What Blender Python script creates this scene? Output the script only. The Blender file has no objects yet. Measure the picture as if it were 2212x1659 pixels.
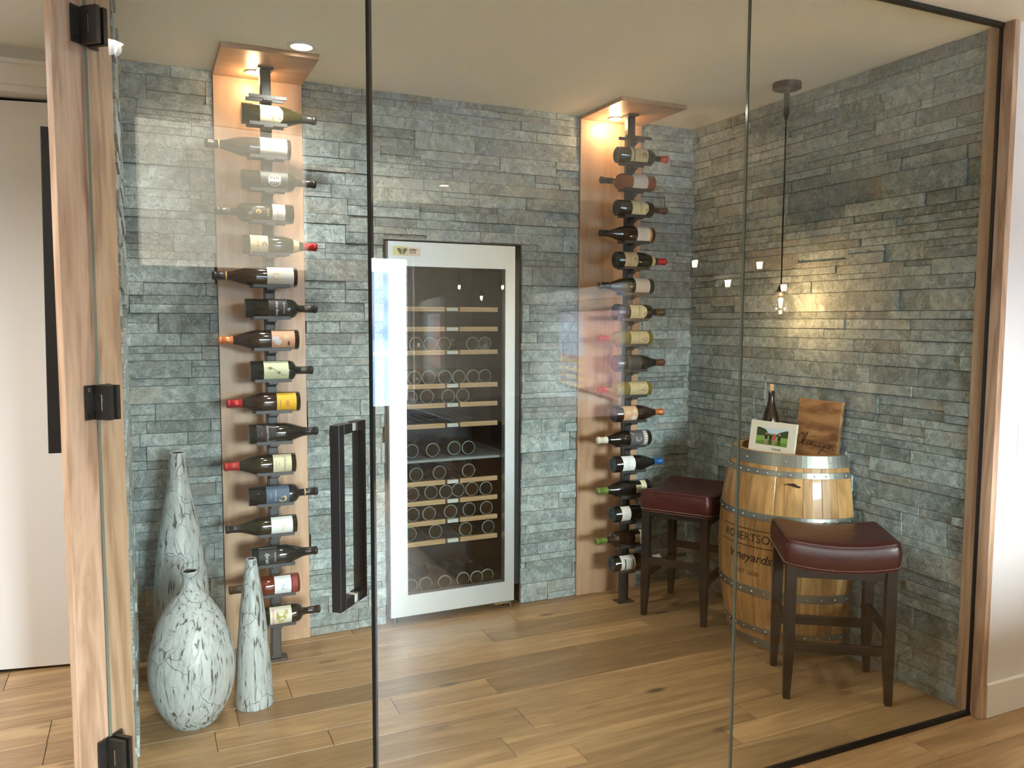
import bpy, bmesh, math, random
from mathutils import Vector, Matrix
random.seed(7)
S = bpy.context.scene
C = S.collection
PI = math.pi
R = math.radians
H = 2.44            # ceiling height
YG = -1.715         # plane of the fixed glass
# ------------------------------------------------------------ camera
cam_d = bpy.data.cameras.new('camera')
cam = bpy.data.objects.new('camera', cam_d)
C.objects.link(cam)
S.camera = cam
yaw, pitch, roll = R(24.49197427), R(-4.52502316), R(0.20355341)
f = Vector((math.sin(yaw)*math.cos(pitch), math.cos(yaw)*math.cos(pitch), math.sin(pitch)))
r = Vector((math.cos(yaw), -math.sin(yaw), 0)); u = r.cross(f)
r2 = r*math.cos(roll)+u*math.sin(roll); u2 = -r*math.sin(roll)+u*math.cos(roll)
m = Matrix((r2, u2, -f)).transposed().to_4x4()
m.translation = (-2.70035446, -3.61515048, 1.42648063)
cam.matrix_world = m
cam_d.sensor_width = 36.0
cam_d.lens = 1748.3038/2212*36
cam_d.clip_start = 0.02; cam_d.clip_end = 2000
# ------------------------------------------------------------ colour management, world
S.view_settings.view_transform = 'Standard'; S.view_settings.look = 'None'
S.view_settings.gamma = 1; S.view_settings.use_curve_mapping = False
S.view_settings.exposure = 1.95
S.cycles.max_bounces = 9; S.cycles.diffuse_bounces = 4; S.cycles.glossy_bounces = 5
S.cycles.transmission_bounces = 6; S.cycles.transparent_max_bounces = 24
S.cycles.caustics_reflective = False; S.cycles.caustics_refractive = False
S.cycles.sample_clamp_indirect = 4.0; S.cycles.blur_glossy = 0.5
S.cycles.use_denoising = True
w = bpy.data.worlds.new('sky'); S.world = w; w.use_nodes = True
wb = w.node_tree.nodes['Background']
wb.inputs[0].default_value = (0.78, 0.89, 1.0, 1); wb.inputs[1].default_value = 54.0

def area_light(name, loc, rot, sx, sy, power, col=(1, 1, 1), portal=False, parent=None, shape='RECTANGLE'):
    l = bpy.data.lights.new(name, 'AREA'); l.shape = shape
    l.size = sx
    if shape == 'RECTANGLE': l.size_y = sy
    l.energy = power; l.color = col
    if portal: l.cycles.is_portal = True
    o = bpy.data.objects.new(name, l); C.objects.link(o); o.location = loc; o.rotation_euler = rot
    if parent: o.parent = parent
    return o
WX0, WX1, WZ0, WZ1 = -1.9, -0.42, .58, 2.04     # big sliding window in the wall behind the camera
area_light('window_light', ((WX0+WX1)/2, -7.02, (WZ0+WZ1)/2), (R(90), 0, 0), WX1-WX0, WZ1-WZ0, 0.001, portal=True)

sun = bpy.data.lights.new('sun', 'SUN'); sun.energy = 14; sun.color = (1, .90, .72); sun.angle = R(1)
sun_o = bpy.data.objects.new('sun', sun); C.objects.link(sun_o); sun_o.rotation_euler = Vector((-.78, .36, .52)).to_track_quat('Z', 'Y').to_euler()

# ------------------------------------------------------------ materials
MC = {}
def nodes(name):
    m_ = bpy.data.materials.new(name); m_.use_nodes = True
    nt = m_.node_tree
    return m_, nt, nt.nodes['Principled BSDF'], nt.nodes, nt.links
def mat(name, col, rough=0.5, metal=0.0, coat=0.0, emis=None, es=1.0, trans=0.0, ior=1.45, bump=0.0, bscale=200, spec=None):
    if name in MC: return MC[name]
    m_, nt, b, N, L = nodes(name)
    b.inputs['Base Color'].default_value = (*col, 1)
    b.inputs['Roughness'].default_value = rough
    b.inputs['Metallic'].default_value = metal
    b.inputs['Coat Weight'].default_value = coat
    b.inputs['Coat Roughness'].default_value = 0.05
    b.inputs['IOR'].default_value = ior
    b.inputs['Transmission Weight'].default_value = trans
    if spec is not None: b.inputs['Specular IOR Level'].default_value = spec
    if emis:
        b.inputs['Emission Color'].default_value = (*emis, 1); b.inputs['Emission Strength'].default_value = es
    # every surface keeps a little procedural unevenness
    tc = N.new('ShaderNodeTexCoord'); nz = N.new('ShaderNodeTexNoise'); nz.inputs['Scale'].default_value = bscale
    L.new(tc.outputs['Object'], nz.inputs['Vector'])
    if bump:
        bp = N.new('ShaderNodeBump'); bp.inputs['Strength'].default_value = bump; bp.inputs['Distance'].default_value = 0.002
        L.new(nz.outputs['Fac'], bp.inputs['Height']); L.new(bp.outputs['Normal'], b.inputs['Normal'])
    else:
        mr = N.new('ShaderNodeMapRange'); mr.inputs['To Min'].default_value = max(0, rough-.03); mr.inputs['To Max'].default_value = min(1, rough+.03)
        L.new(nz.outputs['Fac'], mr.inputs['Value']); L.new(mr.outputs[0], b.inputs['Roughness'])
    MC[name] = m_
    return m_
def ramp(N, stops, interp='LINEAR'):
    rp = N.new('ShaderNodeValToRGB'); cr = rp.color_ramp; cr.interpolation = interp
    while len(cr.elements) < len(stops): cr.elements.new(0.5)
    for e, (p, c) in zip(cr.elements, stops): e.position = p; e.color = (*c, 1)
    return rp
def mapping(N, L, scale, coord='Object', rnd=None):
    tc = N.new('ShaderNodeTexCoord'); mp = N.new('ShaderNodeMapping'); mp.inputs['Scale'].default_value = scale
    if rnd is None: L.new(tc.outputs[coord], mp.inputs['Vector'])
    else:
        g = N.new('ShaderNodeNewGeometry'); mul = N.new('ShaderNodeVectorMath'); mul.operation = 'SCALE'
        cmb = N.new('ShaderNodeCombineXYZ')
        for i in range(3): L.new(g.outputs['Random Per Island'], cmb.inputs[i])
        L.new(cmb.outputs[0], mul.inputs[0]); mul.inputs['Scale'].default_value = rnd
        ad = N.new('ShaderNodeVectorMath'); ad.operation = 'ADD'
        L.new(tc.outputs[coord], ad.inputs[0]); L.new(mul.outputs[0], ad.inputs[1]); L.new(ad.outputs[0], mp.inputs['Vector'])
    return mp
def mixc(N, L, fac, a, b, mode='MIX'):
    mx = N.new('ShaderNodeMix'); mx.data_type = 'RGBA'; mx.blend_type = mode
    for sock, v in ((mx.inputs[0], fac), (mx.inputs[6], a), (mx.inputs[7], b)):
        if isinstance(v, (int, float)): sock.default_value = v
        elif isinstance(v, tuple): sock.default_value = (*v, 1)
        else: L.new(v, sock)
    return mx.outputs[2]
def wood(name, dark, mid, light, scale, rough=0.42, island=True, var=0.25, bump=0.15, knots=True, coat=0.0, ring=3.5):
    """grain runs along the axis with the small scale value"""
    if name in MC: return MC[name]
    m_, nt, b, N, L = nodes(name)
    mp = mapping(N, L, scale, rnd=7.3 if island else None)
    n1 = N.new('ShaderNodeTexNoise'); n1.inputs['Scale'].default_value = 1.0; n1.inputs['Detail'].default_value = 6; n1.inputs['Distortion'].default_value = 1.2
    L.new(mp.outputs[0], n1.inputs['Vector'])
    wv = N.new('ShaderNodeMath'); wv.operation = 'MULTIPLY'; wv.inputs[1].default_value = ring*PI*2; L.new(n1.outputs['Fac'], wv.inputs[0])
    sn = N.new('ShaderNodeMath'); sn.operation = 'SINE'; L.new(wv.outputs[0], sn.inputs[0])
    mr = N.new('ShaderNodeMapRange'); mr.inputs['From Min'].default_value = -1; L.new(sn.outputs[0], mr.inputs['Value'])
    n2 = N.new('ShaderNodeTexNoise'); n2.inputs['Scale'].default_value = 9.0; n2.inputs['Detail'].default_value = 5; L.new(mp.outputs[0], n2.inputs['Vector'])
    md = N.new('ShaderNodeMix'); md.data_type = 'FLOAT'; md.inputs[0].default_value = 0.55
    L.new(mr.outputs[0], md.inputs[2]); L.new(n2.outputs['Fac'], md.inputs[3])
    rp = ramp(N, [(0.15, dark), (0.5, mid), (0.85, light)]); L.new(md.outputs[0], rp.inputs['Fac'])
    col = rp.outputs['Color']
    if island:
        g = N.new('ShaderNodeNewGeometry')
        v = N.new('ShaderNodeMapRange'); v.inputs['To Min'].default_value = 1-var; v.inputs['To Max'].default_value = 1+var*.7
        L.new(g.outputs['Random Per Island'], v.inputs['Value'])
        hs = N.new('ShaderNodeHueSaturation'); L.new(v.outputs[0], hs.inputs['Value']); L.new(col, hs.inputs['Color']); col = hs.outputs['Color']
    if knots:
        tc = N.new('ShaderNodeTexCoord'); vo = N.new('ShaderNodeTexVoronoi'); vo.inputs['Scale'].default_value = 1.0
        mp2 = mapping(N, L, tuple(2.2 if s < max(scale) else 6.0 for s in scale)); L.new(mp2.outputs[0], vo.inputs['Vector'])
        kr = ramp(N, [(0.05, (1, 1, 1)), (0.13, (0, 0, 0))]); L.new(vo.outputs['Distance'], kr.inputs['Fac'])
        nn = N.new('ShaderNodeMath'); nn.operation = 'MULTIPLY'; nn.inputs[1].default_value = 0.8; L.new(kr.outputs['Color'], nn.inputs[0])
        col = mixc(N, L, nn.outputs[0], col, tuple(c*.25 for c in dark))
    L.new(col, b.inputs['Base Color'])
    b.inputs['Roughness'].default_value = rough; b.inputs['Coat Weight'].default_value = coat
    bp = N.new('ShaderNodeBump'); bp.inputs['Strength'].default_value = bump; bp.inputs['Distance'].default_value = 0.002
    L.new(n2.outputs['Fac'], bp.inputs['Height']); L.new(bp.outputs['Normal'], b.inputs['Normal'])
    MC[name] = m_
    return m_
def stone_mat(name, lo, mid, hi, warm):
    m_, nt, b, N, L = nodes(name)
    mp = mapping(N, L, (1, 1, 1), rnd=11.0)
    n1 = N.new('ShaderNodeTexNoise'); n1.inputs['Scale'].default_value = 24; n1.inputs['Detail'].default_value = 12; n1.inputs['Roughness'].default_value = .74; n1.inputs['Distortion'].default_value = .8
    L.new(mp.outputs[0], n1.inputs['Vector'])
    rp = ramp(N, [(0.34, lo), (0.5, mid), (0.64, hi)]); L.new(n1.outputs['Fac'], rp.inputs['Fac'])
    g = N.new('ShaderNodeNewGeometry')
    hs = N.new('ShaderNodeHueSaturation'); L.new(rp.outputs['Color'], hs.inputs['Color'])
    v = N.new('ShaderNodeMapRange'); v.inputs['To Min'].default_value = 0.68; v.inputs['To Max'].default_value = 1.25
    L.new(g.outputs['Random Per Island'], v.inputs['Value']); L.new(v.outputs[0], hs.inputs['Value'])
    # warm and rusty patches
    wn = N.new('ShaderNodeTexNoise'); wn.inputs['Scale'].default_value = 3.5; wn.inputs['Detail'].default_value = 3
    L.new(mp.outputs[0], wn.inputs['Vector'])
    wr = ramp(N, [(0.52, (0, 0, 0)), (0.72, (1, 1, 1))]); L.new(wn.outputs['Fac'], wr.inputs['Fac'])
    wf = N.new('ShaderNodeMath'); wf.operation = 'MULTIPLY'; wf.inputs[1].default_value = .45; L.new(wr.outputs['Color'], wf.inputs[0])
    c1 = mixc(N, L, wf.outputs[0], hs.outputs['Color'], warm)
    # pale veins
    vn = N.new('ShaderNodeTexNoise'); vn.inputs['Scale'].default_value = 7; vn.inputs['Detail'].default_value = 4; vn.inputs['Distortion'].default_value = 2.2
    L.new(mp.outputs[0], vn.inputs['Vector'])
    vr = ramp(N, [(0.485, (0, 0, 0)), (0.5, (1, 1, 1)), (0.515, (0, 0, 0))]); L.new(vn.outputs['Fac'], vr.inputs['Fac'])
    vf = N.new('ShaderNodeMath'); vf.operation = 'MULTIPLY'; vf.inputs[1].default_value = .35; L.new(vr.outputs['Color'], vf.inputs[0])
    c2 = mixc(N, L, vf.outputs[0], c1, tuple(min(1, x*1.5) for x in hi))
    # dark pits
    pn = N.new('ShaderNodeTexNoise'); pn.inputs['Scale'].default_value = 120; pn.inputs['Detail'].default_value = 2; L.new(mp.outputs[0], pn.inputs['Vector'])
    pr = ramp(N, [(0.30, (1, 1, 1)), (0.39, (0, 0, 0))]); L.new(pn.outputs['Fac'], pr.inputs['Fac'])
    pf = N.new('ShaderNodeMath'); pf.operation = 'MULTIPLY'; pf.inputs[1].default_value = .6; L.new(pr.outputs['Color'], pf.inputs[0])
    c3 = mixc(N, L, pf.outputs[0], c2, tuple(x*.35 for x in lo))
    L.new(c3, b.inputs['Base Color'])
    b.inputs['Roughness'].default_value = .5
    bn = N.new('ShaderNodeTexNoise'); bn.inputs['Scale'].default_value = 34; bn.inputs['Detail'].default_value = 8; bn.inputs['Roughness'].default_value = .7; bn.inputs['Distortion'].default_value = 1.0
    L.new(mp.outputs[0], bn.inputs['Vector'])
    ad = N.new('ShaderNodeMath'); ad.operation = 'ADD'; L.new(bn.outputs['Fac'], ad.inputs[0]); L.new(vn.outputs['Fac'], ad.inputs[1])
    bp = N.new('ShaderNodeBump'); bp.inputs['Strength'].default_value = .8; bp.inputs['Distance'].default_value = 0.010
    L.new(ad.outputs[0], bp.inputs['Height']); L.new(bp.outputs['Normal'], b.inputs['Normal'])
    return m_
def glass_mat(name, tint, f0=0.045, gloss=1.0, power=5):
    """thin clear sheet: each face lets the light through with a slight tint and mirrors a few percent, more at grazing angles"""
    m_, nt, b, N, L = nodes(name); N.remove(b)
    out = [n for n in N if n.type == 'OUTPUT_MATERIAL'][0]
    tr = N.new('ShaderNodeBsdfTransparent'); tr.inputs[0].default_value = (*tint, 1)
    gl = N.new('ShaderNodeBsdfGlossy'); gl.inputs['Roughness'].default_value = 0.0; gl.inputs['Color'].default_value = (gloss, gloss, gloss, 1)
    g = N.new('ShaderNodeNewGeometry'); dt = N.new('ShaderNodeVectorMath'); dt.operation = 'DOT_PRODUCT'
    L.new(g.outputs['Incoming'], dt.inputs[0]); L.new(g.outputs['Normal'], dt.inputs[1])
    ab = N.new('ShaderNodeMath'); ab.operation = 'ABSOLUTE'; L.new(dt.outputs['Value'], ab.inputs[0])
    om = N.new('ShaderNodeMath'); om.operation = 'SUBTRACT'; om.inputs[0].default_value = 1; L.new(ab.outputs[0], om.inputs[1])
    pw = N.new('ShaderNodeMath'); pw.operation = 'POWER'; pw.inputs[1].default_value = power; L.new(om.outputs[0], pw.inputs[0])
    ma = N.new('ShaderNodeMath'); ma.operation = 'MULTIPLY_ADD'; ma.inputs[1].default_value = 1-f0; ma.inputs[2].default_value = f0; L.new(pw.outputs[0], ma.inputs[0])
    mx = N.new('ShaderNodeMixShader'); L.new(ma.outputs[0], mx.inputs[0]); L.new(tr.outputs[0], mx.inputs[1]); L.new(gl.outputs[0], mx.inputs[2])
    L.new(mx.outputs[0], out.inputs['Surface'])
    return m_
def vase_mat():
    m_, nt, b, N, L = nodes('distressed_white_paint')
    mp = mapping(N, L, (52, 52, 7)); n1 = N.new('ShaderNodeTexNoise'); n1.inputs['Scale'].default_value = 1.6; n1.inputs['Detail'].default_value = 6; n1.inputs['Distortion'].default_value = .6
    L.new(mp.outputs[0], n1.inputs['Vector'])
    r1 = ramp(N, [(0.35, (1, 1, 1)), (0.41, (0, 0, 0))]); L.new(n1.outputs['Fac'], r1.inputs['Fac'])
    mpw = mapping(N, L, (5.5, 5.5, 4)); nw = N.new('ShaderNodeTexNoise'); nw.inputs['Scale'].default_value = 2.5; nw.inputs['Detail'].default_value = 5; L.new(mpw.outputs[0], nw.inputs['Vector'])
    mixv = N.new('ShaderNodeMix'); mixv.data_type = 'RGBA'; mixv.inputs[0].default_value = .22; L.new(mpw.outputs[0], mixv.inputs[6]); L.new(nw.outputs['Color'], mixv.inputs[7])
    vo = N.new('ShaderNodeTexVoronoi'); vo.feature = 'DISTANCE_TO_EDGE'; vo.inputs['Scale'].default_value = 4.2; L.new(mixv.outputs[2], vo.inputs['Vector'])
    r2_ = ramp(N, [(0.0, (1, 1, 1)), (0.018, (0, 0, 0))]); L.new(vo.outputs['Distance'], r2_.inputs['Fac'])
    br = N.new('ShaderNodeTexNoise'); br.inputs['Scale'].default_value = 7; br.inputs['Detail'].default_value = 2; tc = N.new('ShaderNodeTexCoord'); L.new(tc.outputs['Object'], br.inputs['Vector'])
    r3 = ramp(N, [(0.42, (0, 0, 0)), (0.55, (1, 1, 1))]); L.new(br.outputs['Fac'], r3.inputs['Fac'])
    cm = N.new('ShaderNodeMath'); cm.operation = 'MULTIPLY'; L.new(r2_.outputs['Color'], cm.inputs[0]); L.new(r3.outputs['Color'], cm.inputs[1])
    mxm = N.new('ShaderNodeMath'); mxm.operation = 'MAXIMUM'; L.new(r1.outputs['Color'], mxm.inputs[0]); L.new(cm.outputs[0], mxm.inputs[1])
    fm = N.new('ShaderNodeMath'); fm.operation = 'MULTIPLY'; fm.inputs[1].default_value = .88; L.new(mxm.outputs[0], fm.inputs[0])
    base = ramp(N, [(0.35, (0.28, 0.32, 0.325)), (0.6, (0.42, 0.465, 0.47))]); L.new(n1.outputs['Fac'], base.inputs['Fac'])
    c = mixc(N, L, fm.outputs[0], base.outputs['Color'], (0.03, 0.028, 0.032))
    L.new(c, b.inputs['Base Color']); b.inputs['Roughness'].default_value = .42
    bp = N.new('ShaderNodeBump'); bp.invert = True; bp.inputs['Strength'].default_value = .5; bp.inputs['Distance'].default_value = .003
    L.new(mxm.outputs[0], bp.inputs['Height']); L.new(bp.outputs['Normal'], b.inputs['Normal'])
    return m_

M_stone = stone_mat('ledge_stone', (0.15, 0.19, 0.195), (0.295, 0.36, 0.365), (0.47, 0.55, 0.56), (0.40, 0.355, 0.29))
M_joint = mat('dark_joint', (0.03, 0.03, 0.028), .9)
def ceil_mat():
    m_, nt, b, N, L = nodes('stippled_ceiling_paint')
    b.inputs['Base Color'].default_value = (0.93, 0.93, 0.85, 1); b.inputs['Roughness'].default_value = .85
    mp = mapping(N, L, (1, 1, 1)); n = N.new('ShaderNodeTexNoise'); n.inputs['Scale'].default_value = 70; n.inputs['Detail'].default_value = 4; L.new(mp.outputs[0], n.inputs['Vector'])
    rp = ramp(N, [(0.56, (0, 0, 0)), (0.66, (1, 1, 1))]); L.new(n.outputs['Fac'], rp.inputs['Fac'])
    bp = N.new('ShaderNodeBump'); bp.inputs['Strength'].default_value = .45; bp.inputs['Distance'].default_value = .003
    L.new(rp.outputs['Color'], bp.inputs['Height']); L.new(bp.outputs['Normal'], b.inputs['Normal'])
    return m_
M_ceil = ceil_mat()
M_wall = mat('white_wall_paint', (0.68, 0.66, 0.64), .7, bump=.1, bscale=300)
M_white = mat('white_gloss_paint', (0.78, 0.76, 0.73), .35)
M_floor = wood('floor_oak', (0.25, 0.150, 0.070), (0.41, 0.265, 0.130), (0.50, 0.34, 0.175), (0.8, 8, 8), rough=.36, var=.34, bump=.12, ring=1.6)
M_panel = wood('maple_panel', (0.27, 0.15, 0.085), (0.46, 0.29, 0.18), (0.55, 0.37, 0.24), (5, 5, .7), rough=.38, var=.08, bump=.05, knots=False, ring=2.2)
M_jamb = wood('walnut_jamb', (0.30, 0.18, 0.11), (0.47, 0.31, 0.20), (0.58, 0.41, 0.28), (9, 9, .8), rough=.4, var=.1, bump=.06, knots=False, ring=4)
M_board = wood('board_walnut', (0.12, 0.05, 0.02), (0.36, 0.19, 0.08), (0.50, 0.29, 0.14), (2.2, 12, 11), rough=.38, var=.05, knots=False, ring=2.0, island=False)
M_barrel = wood('barrel_oak', (0.29, 0.145, 0.045), (0.45, 0.25, 0.09), (0.54, 0.32, 0.13), (9, 9, 1.1), rough=.4, var=.16, bump=.12, knots=False, coat=.25)
M_blk = mat('black_metal', (0.018, 0.018, 0.019), .38, metal=.3)
M_blk2 = mat('bronze_black', (0.028, 0.025, 0.021), .4, metal=.4)
M_rack = mat('rack_black_steel', (0.045, 0.046, 0.048), .42, metal=.2)
M_esp = mat('espresso_wood', (0.008, 0.005, 0.004), .5, bump=.1, bscale=60)
M_leather = mat('oxblood_leather', (0.05, 0.007, 0.007), .40, coat=.05, bump=.12, bscale=260)
M_thread = mat('thread', (0.55, 0.45, 0.38), .8)
M_hoop = mat('galvanised_hoop', (0.30, 0.31, 0.29), .36, metal=.85, bump=.2, bscale=40)
M_rivet = mat('rivet_steel', (0.75, 0.75, 0.72), .25, metal=1)
M_chrome = mat('chrome', (0.8, 0.8, 0.8), .06, metal=1)
M_brass = mat('brass', (0.75, 0.5, 0.18), .2, metal=1)
M_blackpaint = mat('burnt_lettering', (0.03, 0.015, 0.008), .7)
M_glass = glass_mat('clear_door_glass', (0.948, 0.957, 0.93), .042)
M_glass2 = glass_mat('fridge_glass', (0.90, 0.92, 0.93), .045)
M_glass3 = glass_mat('thin_lamp_glass', (0.94, 0.94, 0.93), .10, power=2.5)
M_edge = mat('glass_edge_green', (0.16, 0.19, 0.16), .1)
M_seal = mat('black_seal', (0.004, 0.005, 0.006), .3)
def brushed():
    m_, nt, b, N, L = nodes('brushed_stainless')
    b.inputs['Base Color'].default_value = (0.60, 0.64, 0.66, 1); b.inputs['Metallic'].default_value = .85
    mp = mapping(N, L, (400, 400, 2)); n = N.new('ShaderNodeTexNoise'); n.inputs['Scale'].default_value = 1; L.new(mp.outputs[0], n.inputs['Vector'])
    mr = N.new('ShaderNodeMapRange'); mr.inputs['To Min'].default_value = .34; mr.inputs['To Max'].default_value = .5; L.new(n.outputs['Fac'], mr.inputs['Value']); L.new(mr.outputs[0], b.inputs['Roughness'])
    return m_
M_steel = brushed()
M_vase = vase_mat()
M_fridge_in = mat('fridge_black_liner', (0.02, 0.02, 0.022), .45)
M_shelfwood = wood('beech_strip', (0.42, 0.25, 0.11), (0.58, 0.38, 0.19), (0.64, 0.44, 0.24), (1.2, 20, 20), rough=.45, var=.05, knots=False)

# ------------------------------------------------------------ mesh helpers
class MB:
    def __init__(s): s.v = []; s.f = []; s.mi = []; s.mats = []; s.sm = []
    def m(s, mt):
        if mt not in s.mats: s.mats.append(mt)
        return s.mats.index(mt)
    def add(s, vs, fs, mt, smooth=False, M=None):
        o = len(s.v); k = s.m(mt)
        if M is not None: vs = [M @ Vector(p) for p in vs]
        s.v += [tuple(p) for p in vs]
        for q in fs: s.f.append([i+o for i in q]); s.mi.append(k); s.sm.append(smooth)
        return s
    def box(s, x0, x1, y0, y1, z0, z1, mt, M=None, jit=None):
        vs = [(x0, y0, z0), (x1, y0, z0), (x1, y1, z0), (x0, y1, z0), (x0, y0, z1), (x1, y0, z1), (x1, y1, z1), (x0, y1, z1)]
        return s.add(vs, [(0, 3, 2, 1), (4, 5, 6, 7), (0, 1, 5, 4), (1, 2, 6, 5), (2, 3, 7, 6), (3, 0, 4, 7)], mt, M=M)
    def prism(s, pts, z0, z1, mt, M=None):
        n = len(pts)
        ar = sum(pts[i][0]*pts[(i+1) % n][1]-pts[(i+1) % n][0]*pts[i][1] for i in range(n))
        if ar < 0: pts = pts[::-1]
        vs = [(x, y, z0) for x, y in pts]+[(x, y, z1) for x, y in pts]
        fs = [tuple(range(n-1, -1, -1)), tuple(range(n, 2*n))]+[(i, (i+1) % n, n+(i+1) % n, n+i) for i in range(n)]
        return s.add(vs, fs, mt, M=M)
    def lathe(s, prof, mt, n=32, M=None, a0=0, a1=2*PI, smooth=True, cap=False):
        full = abs(a1-a0-2*PI) < 1e-6
        k = n if full else n+1
        vs = []; fs = []
        for (rr, z) in prof:
            for i in range(k):
                a = a0+(a1-a0)*i/n; vs.append((rr*math.cos(a), rr*math.sin(a), z))
        for j in range(len(prof)-1):
            for i in range(n):
                i2 = (i+1) % k
                fs.append((j*k+i, j*k+i2, (j+1)*k+i2, (j+1)*k+i))
        return s.add(vs, fs, mt, smooth, M)
    def cyl(s, p, q, rad, mt, n=12, r1=None):
        p = Vector(p); q = Vector(q); d = q-p; L_ = d.length
        M = Matrix.Translation(p) @ d.to_track_quat('Z', 'Y').to_matrix().to_4x4()
        r1 = rad if r1 is None else r1
        return s.lathe([(0, 0), (rad, 0), (rad, 0), (r1, L_), (r1, L_), (0, L_)], mt, n, M)
    def tube(s, pts, rad, mt, n=8):
        for a, b in zip(pts[:-1], pts[1:]): s.cyl(a, b, rad, mt, n)
        return s
    def text(s, txt, size, mt, fn, shear=0.0, sx=1.0, bold=0.0):
        """flat lettering mapped point by point with fn(x, y) -> position"""
        vs, fs = text_geo(txt, shear, bold)
        return s.add([fn(x*size*sx, y*size) for x, y in vs], fs, mt)
    def build(s, name, parent=None, label=None, bevel=0.0, seg=2, **tags):
        me = bpy.data.meshes.new(name); me.from_pydata(s.v, [], s.f)
        for mt in s.mats: me.materials.append(mt)
        me.polygons.foreach_set('material_index', s.mi); me.polygons.foreach_set('use_smooth', s.sm)
        me.validate(); me.update()
        o = bpy.data.objects.new(name, me); C.objects.link(o)
        if parent is not None: o.parent = parent
        if label: o['label'] = label
        if bevel:
            b = o.modifiers.new('bevel', 'BEVEL'); b.width = bevel; b.segments = seg; b.limit_method = 'ANGLE'; b.angle_limit = R(40)
        for k, v in tags.items(): o[k] = v
        return o
TG = {}
def text_geo(txt, shear=0.0, bold=0.0):
    key = (txt, shear, bold)
    if key in TG: return TG[key]
    cu = bpy.data.curves.new('t', 'FONT'); cu.body = txt; cu.align_x = 'CENTER'; cu.align_y = 'CENTER'; cu.size = 1.0; cu.shear = shear
    cu.resolution_u = 3; cu.offset = bold
    o = bpy.data.objects.new('t', cu); C.objects.link(o)
    dg = bpy.context.evaluated_depsgraph_get(); me = o.evaluated_get(dg).to_mesh()
    vs = [(v.co.x, v.co.y) for v in me.vertices]; fs = [tuple(p.vertices) for p in me.polygons]
    o.evaluated_get(dg).to_mesh_clear()
    bpy.data.objects.remove(o); bpy.data.curves.remove(cu)
    TG[key] = (vs, fs)
    return TG[key]
def thing(name, label, cat, loc=(0, 0, 0), rz=0, group=None, kind=None):
    o = bpy.data.objects.new(name, None); C.objects.link(o); o.location = loc; o.rotation_euler = (0, 0, rz)
    o.empty_display_size = .05
    if label: o['label'] = label
    if cat: o['category'] = cat
    if group: o['group'] = group
    if kind: o['kind'] = kind
    return o
def struct(mb, name, label=None, **k):
    o = mb.build(name, label=label, **k); o['kind'] = 'structure'; return o
def copy_tree(root, loc=None, rz=None, label=None):
    c = root.copy(); C.objects.link(c)
    if loc is not None: c.location = loc
    if rz is not None: c.rotation_euler = (0, 0, rz)
    if label: c['label'] = label
    def kids(src, dst):
        for ch in src.children:
            d = ch.copy(); C.objects.link(d); d.parent = dst; kids(ch, d)
    kids(root, c)
    return c

# ------------------------------------------------------------ stone walls
def stone_wall(mb, place, x0, x1, z0, z1, holes=()):
    """courses of split slate; place(u, depth, z) -> world. depth 0 = nominal face, positive towards the room"""
    z = z0
    rng = random.Random(int(abs(x0*100))+17)
    def ledge(a, b, c, d):
        dep = rng.choice([.001, .004, .006, .009, .012])+rng.uniform(0, .002)
        g = .0006
        a += g; b -= g; c += g; d -= g
        if b-a < .01: return
        j = [rng.uniform(-.0012, .0012) for _ in range(4)]
        ts = [-.02]*4
        P = [(a, c), (b, c), (b, d), (a, d)]
        vs = [place(p[0], -.02, p[1]) for p in P]+[place(P[i][0]+(.0012 if P[i][0] == a else -.0012), dep+j[i], P[i][1]+(.0012 if P[i][1] == c else -.0012)) for i in range(4)]
        vs += [place(P[i][0], dep+j[i]-.0022, P[i][1]) for i in range(4)]
        fs = [(0, 1, 9, 8), (1, 2, 10, 9), (2, 3, 11, 10), (3, 0, 8, 11), (8, 9, 5, 4), (9, 10, 6, 5), (10, 11, 7, 6), (11, 8, 4, 7), (4, 5, 6, 7)]
        mb.add(vs, fs, M_stone)
    while z < z1-.005:
        h = rng.choice([.032, .042, .052, .060, .072, .082, .095])
        if z+h > z1-.018: h = z1-z
        xs = x0-rng.uniform(0, .3)
        while xs < x1:
            wd = rng.choice([.13, .2, .27, .34, .42])*rng.uniform(.85, 1.15)
            rows = [(z, z+h)]
            if h > .058 and rng.random() < .5:
                k = rng.choice([.38, .5, .62]); rows = [(z, z+h*k), (z+h*k, z+h)]
            for (c, d) in rows:
                segs = [(max(xs, x0), min(xs+wd, x1))]
                for (hx0, hx1, hz0, hz1) in holes:
                    ns = []
                    for (a, b) in segs:
                        if c < hz1-.001 and d > hz0+.001 and a < hx1 and b > hx0:
                            if d > hz1+.001 and c < hz1:       # stone straddles the top of the hole
                                if b > a: ledge(max(a, hx0), min(b, hx1), hz1, d)
                            if a < hx0: ns.append((a, hx0))
                            if b > hx1: ns.append((hx1, b))
                        else: ns.append((a, b))
                    segs = ns
                for (a, b) in segs:
                    if b-a > .004: ledge(a, b, c, d)
            xs += wd
        z += h
FR = (-1.70, -1.005, 0, 1.79)      # fridge opening
LP = (-2.412, -2.052); RP = (-.692, -.331)
mb = MB()
stone_wall(mb, lambda a, d, z: (a, -d, z), -2.77, LP[0], 0, H)
stone_wall(mb, lambda a, d, z: (a, -d, z), LP[1], RP[0], 0, H, [FR])
stone_wall(mb, lambda a, d, z: (a, -d, z), RP[1], 0.02, 0, H)
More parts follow.
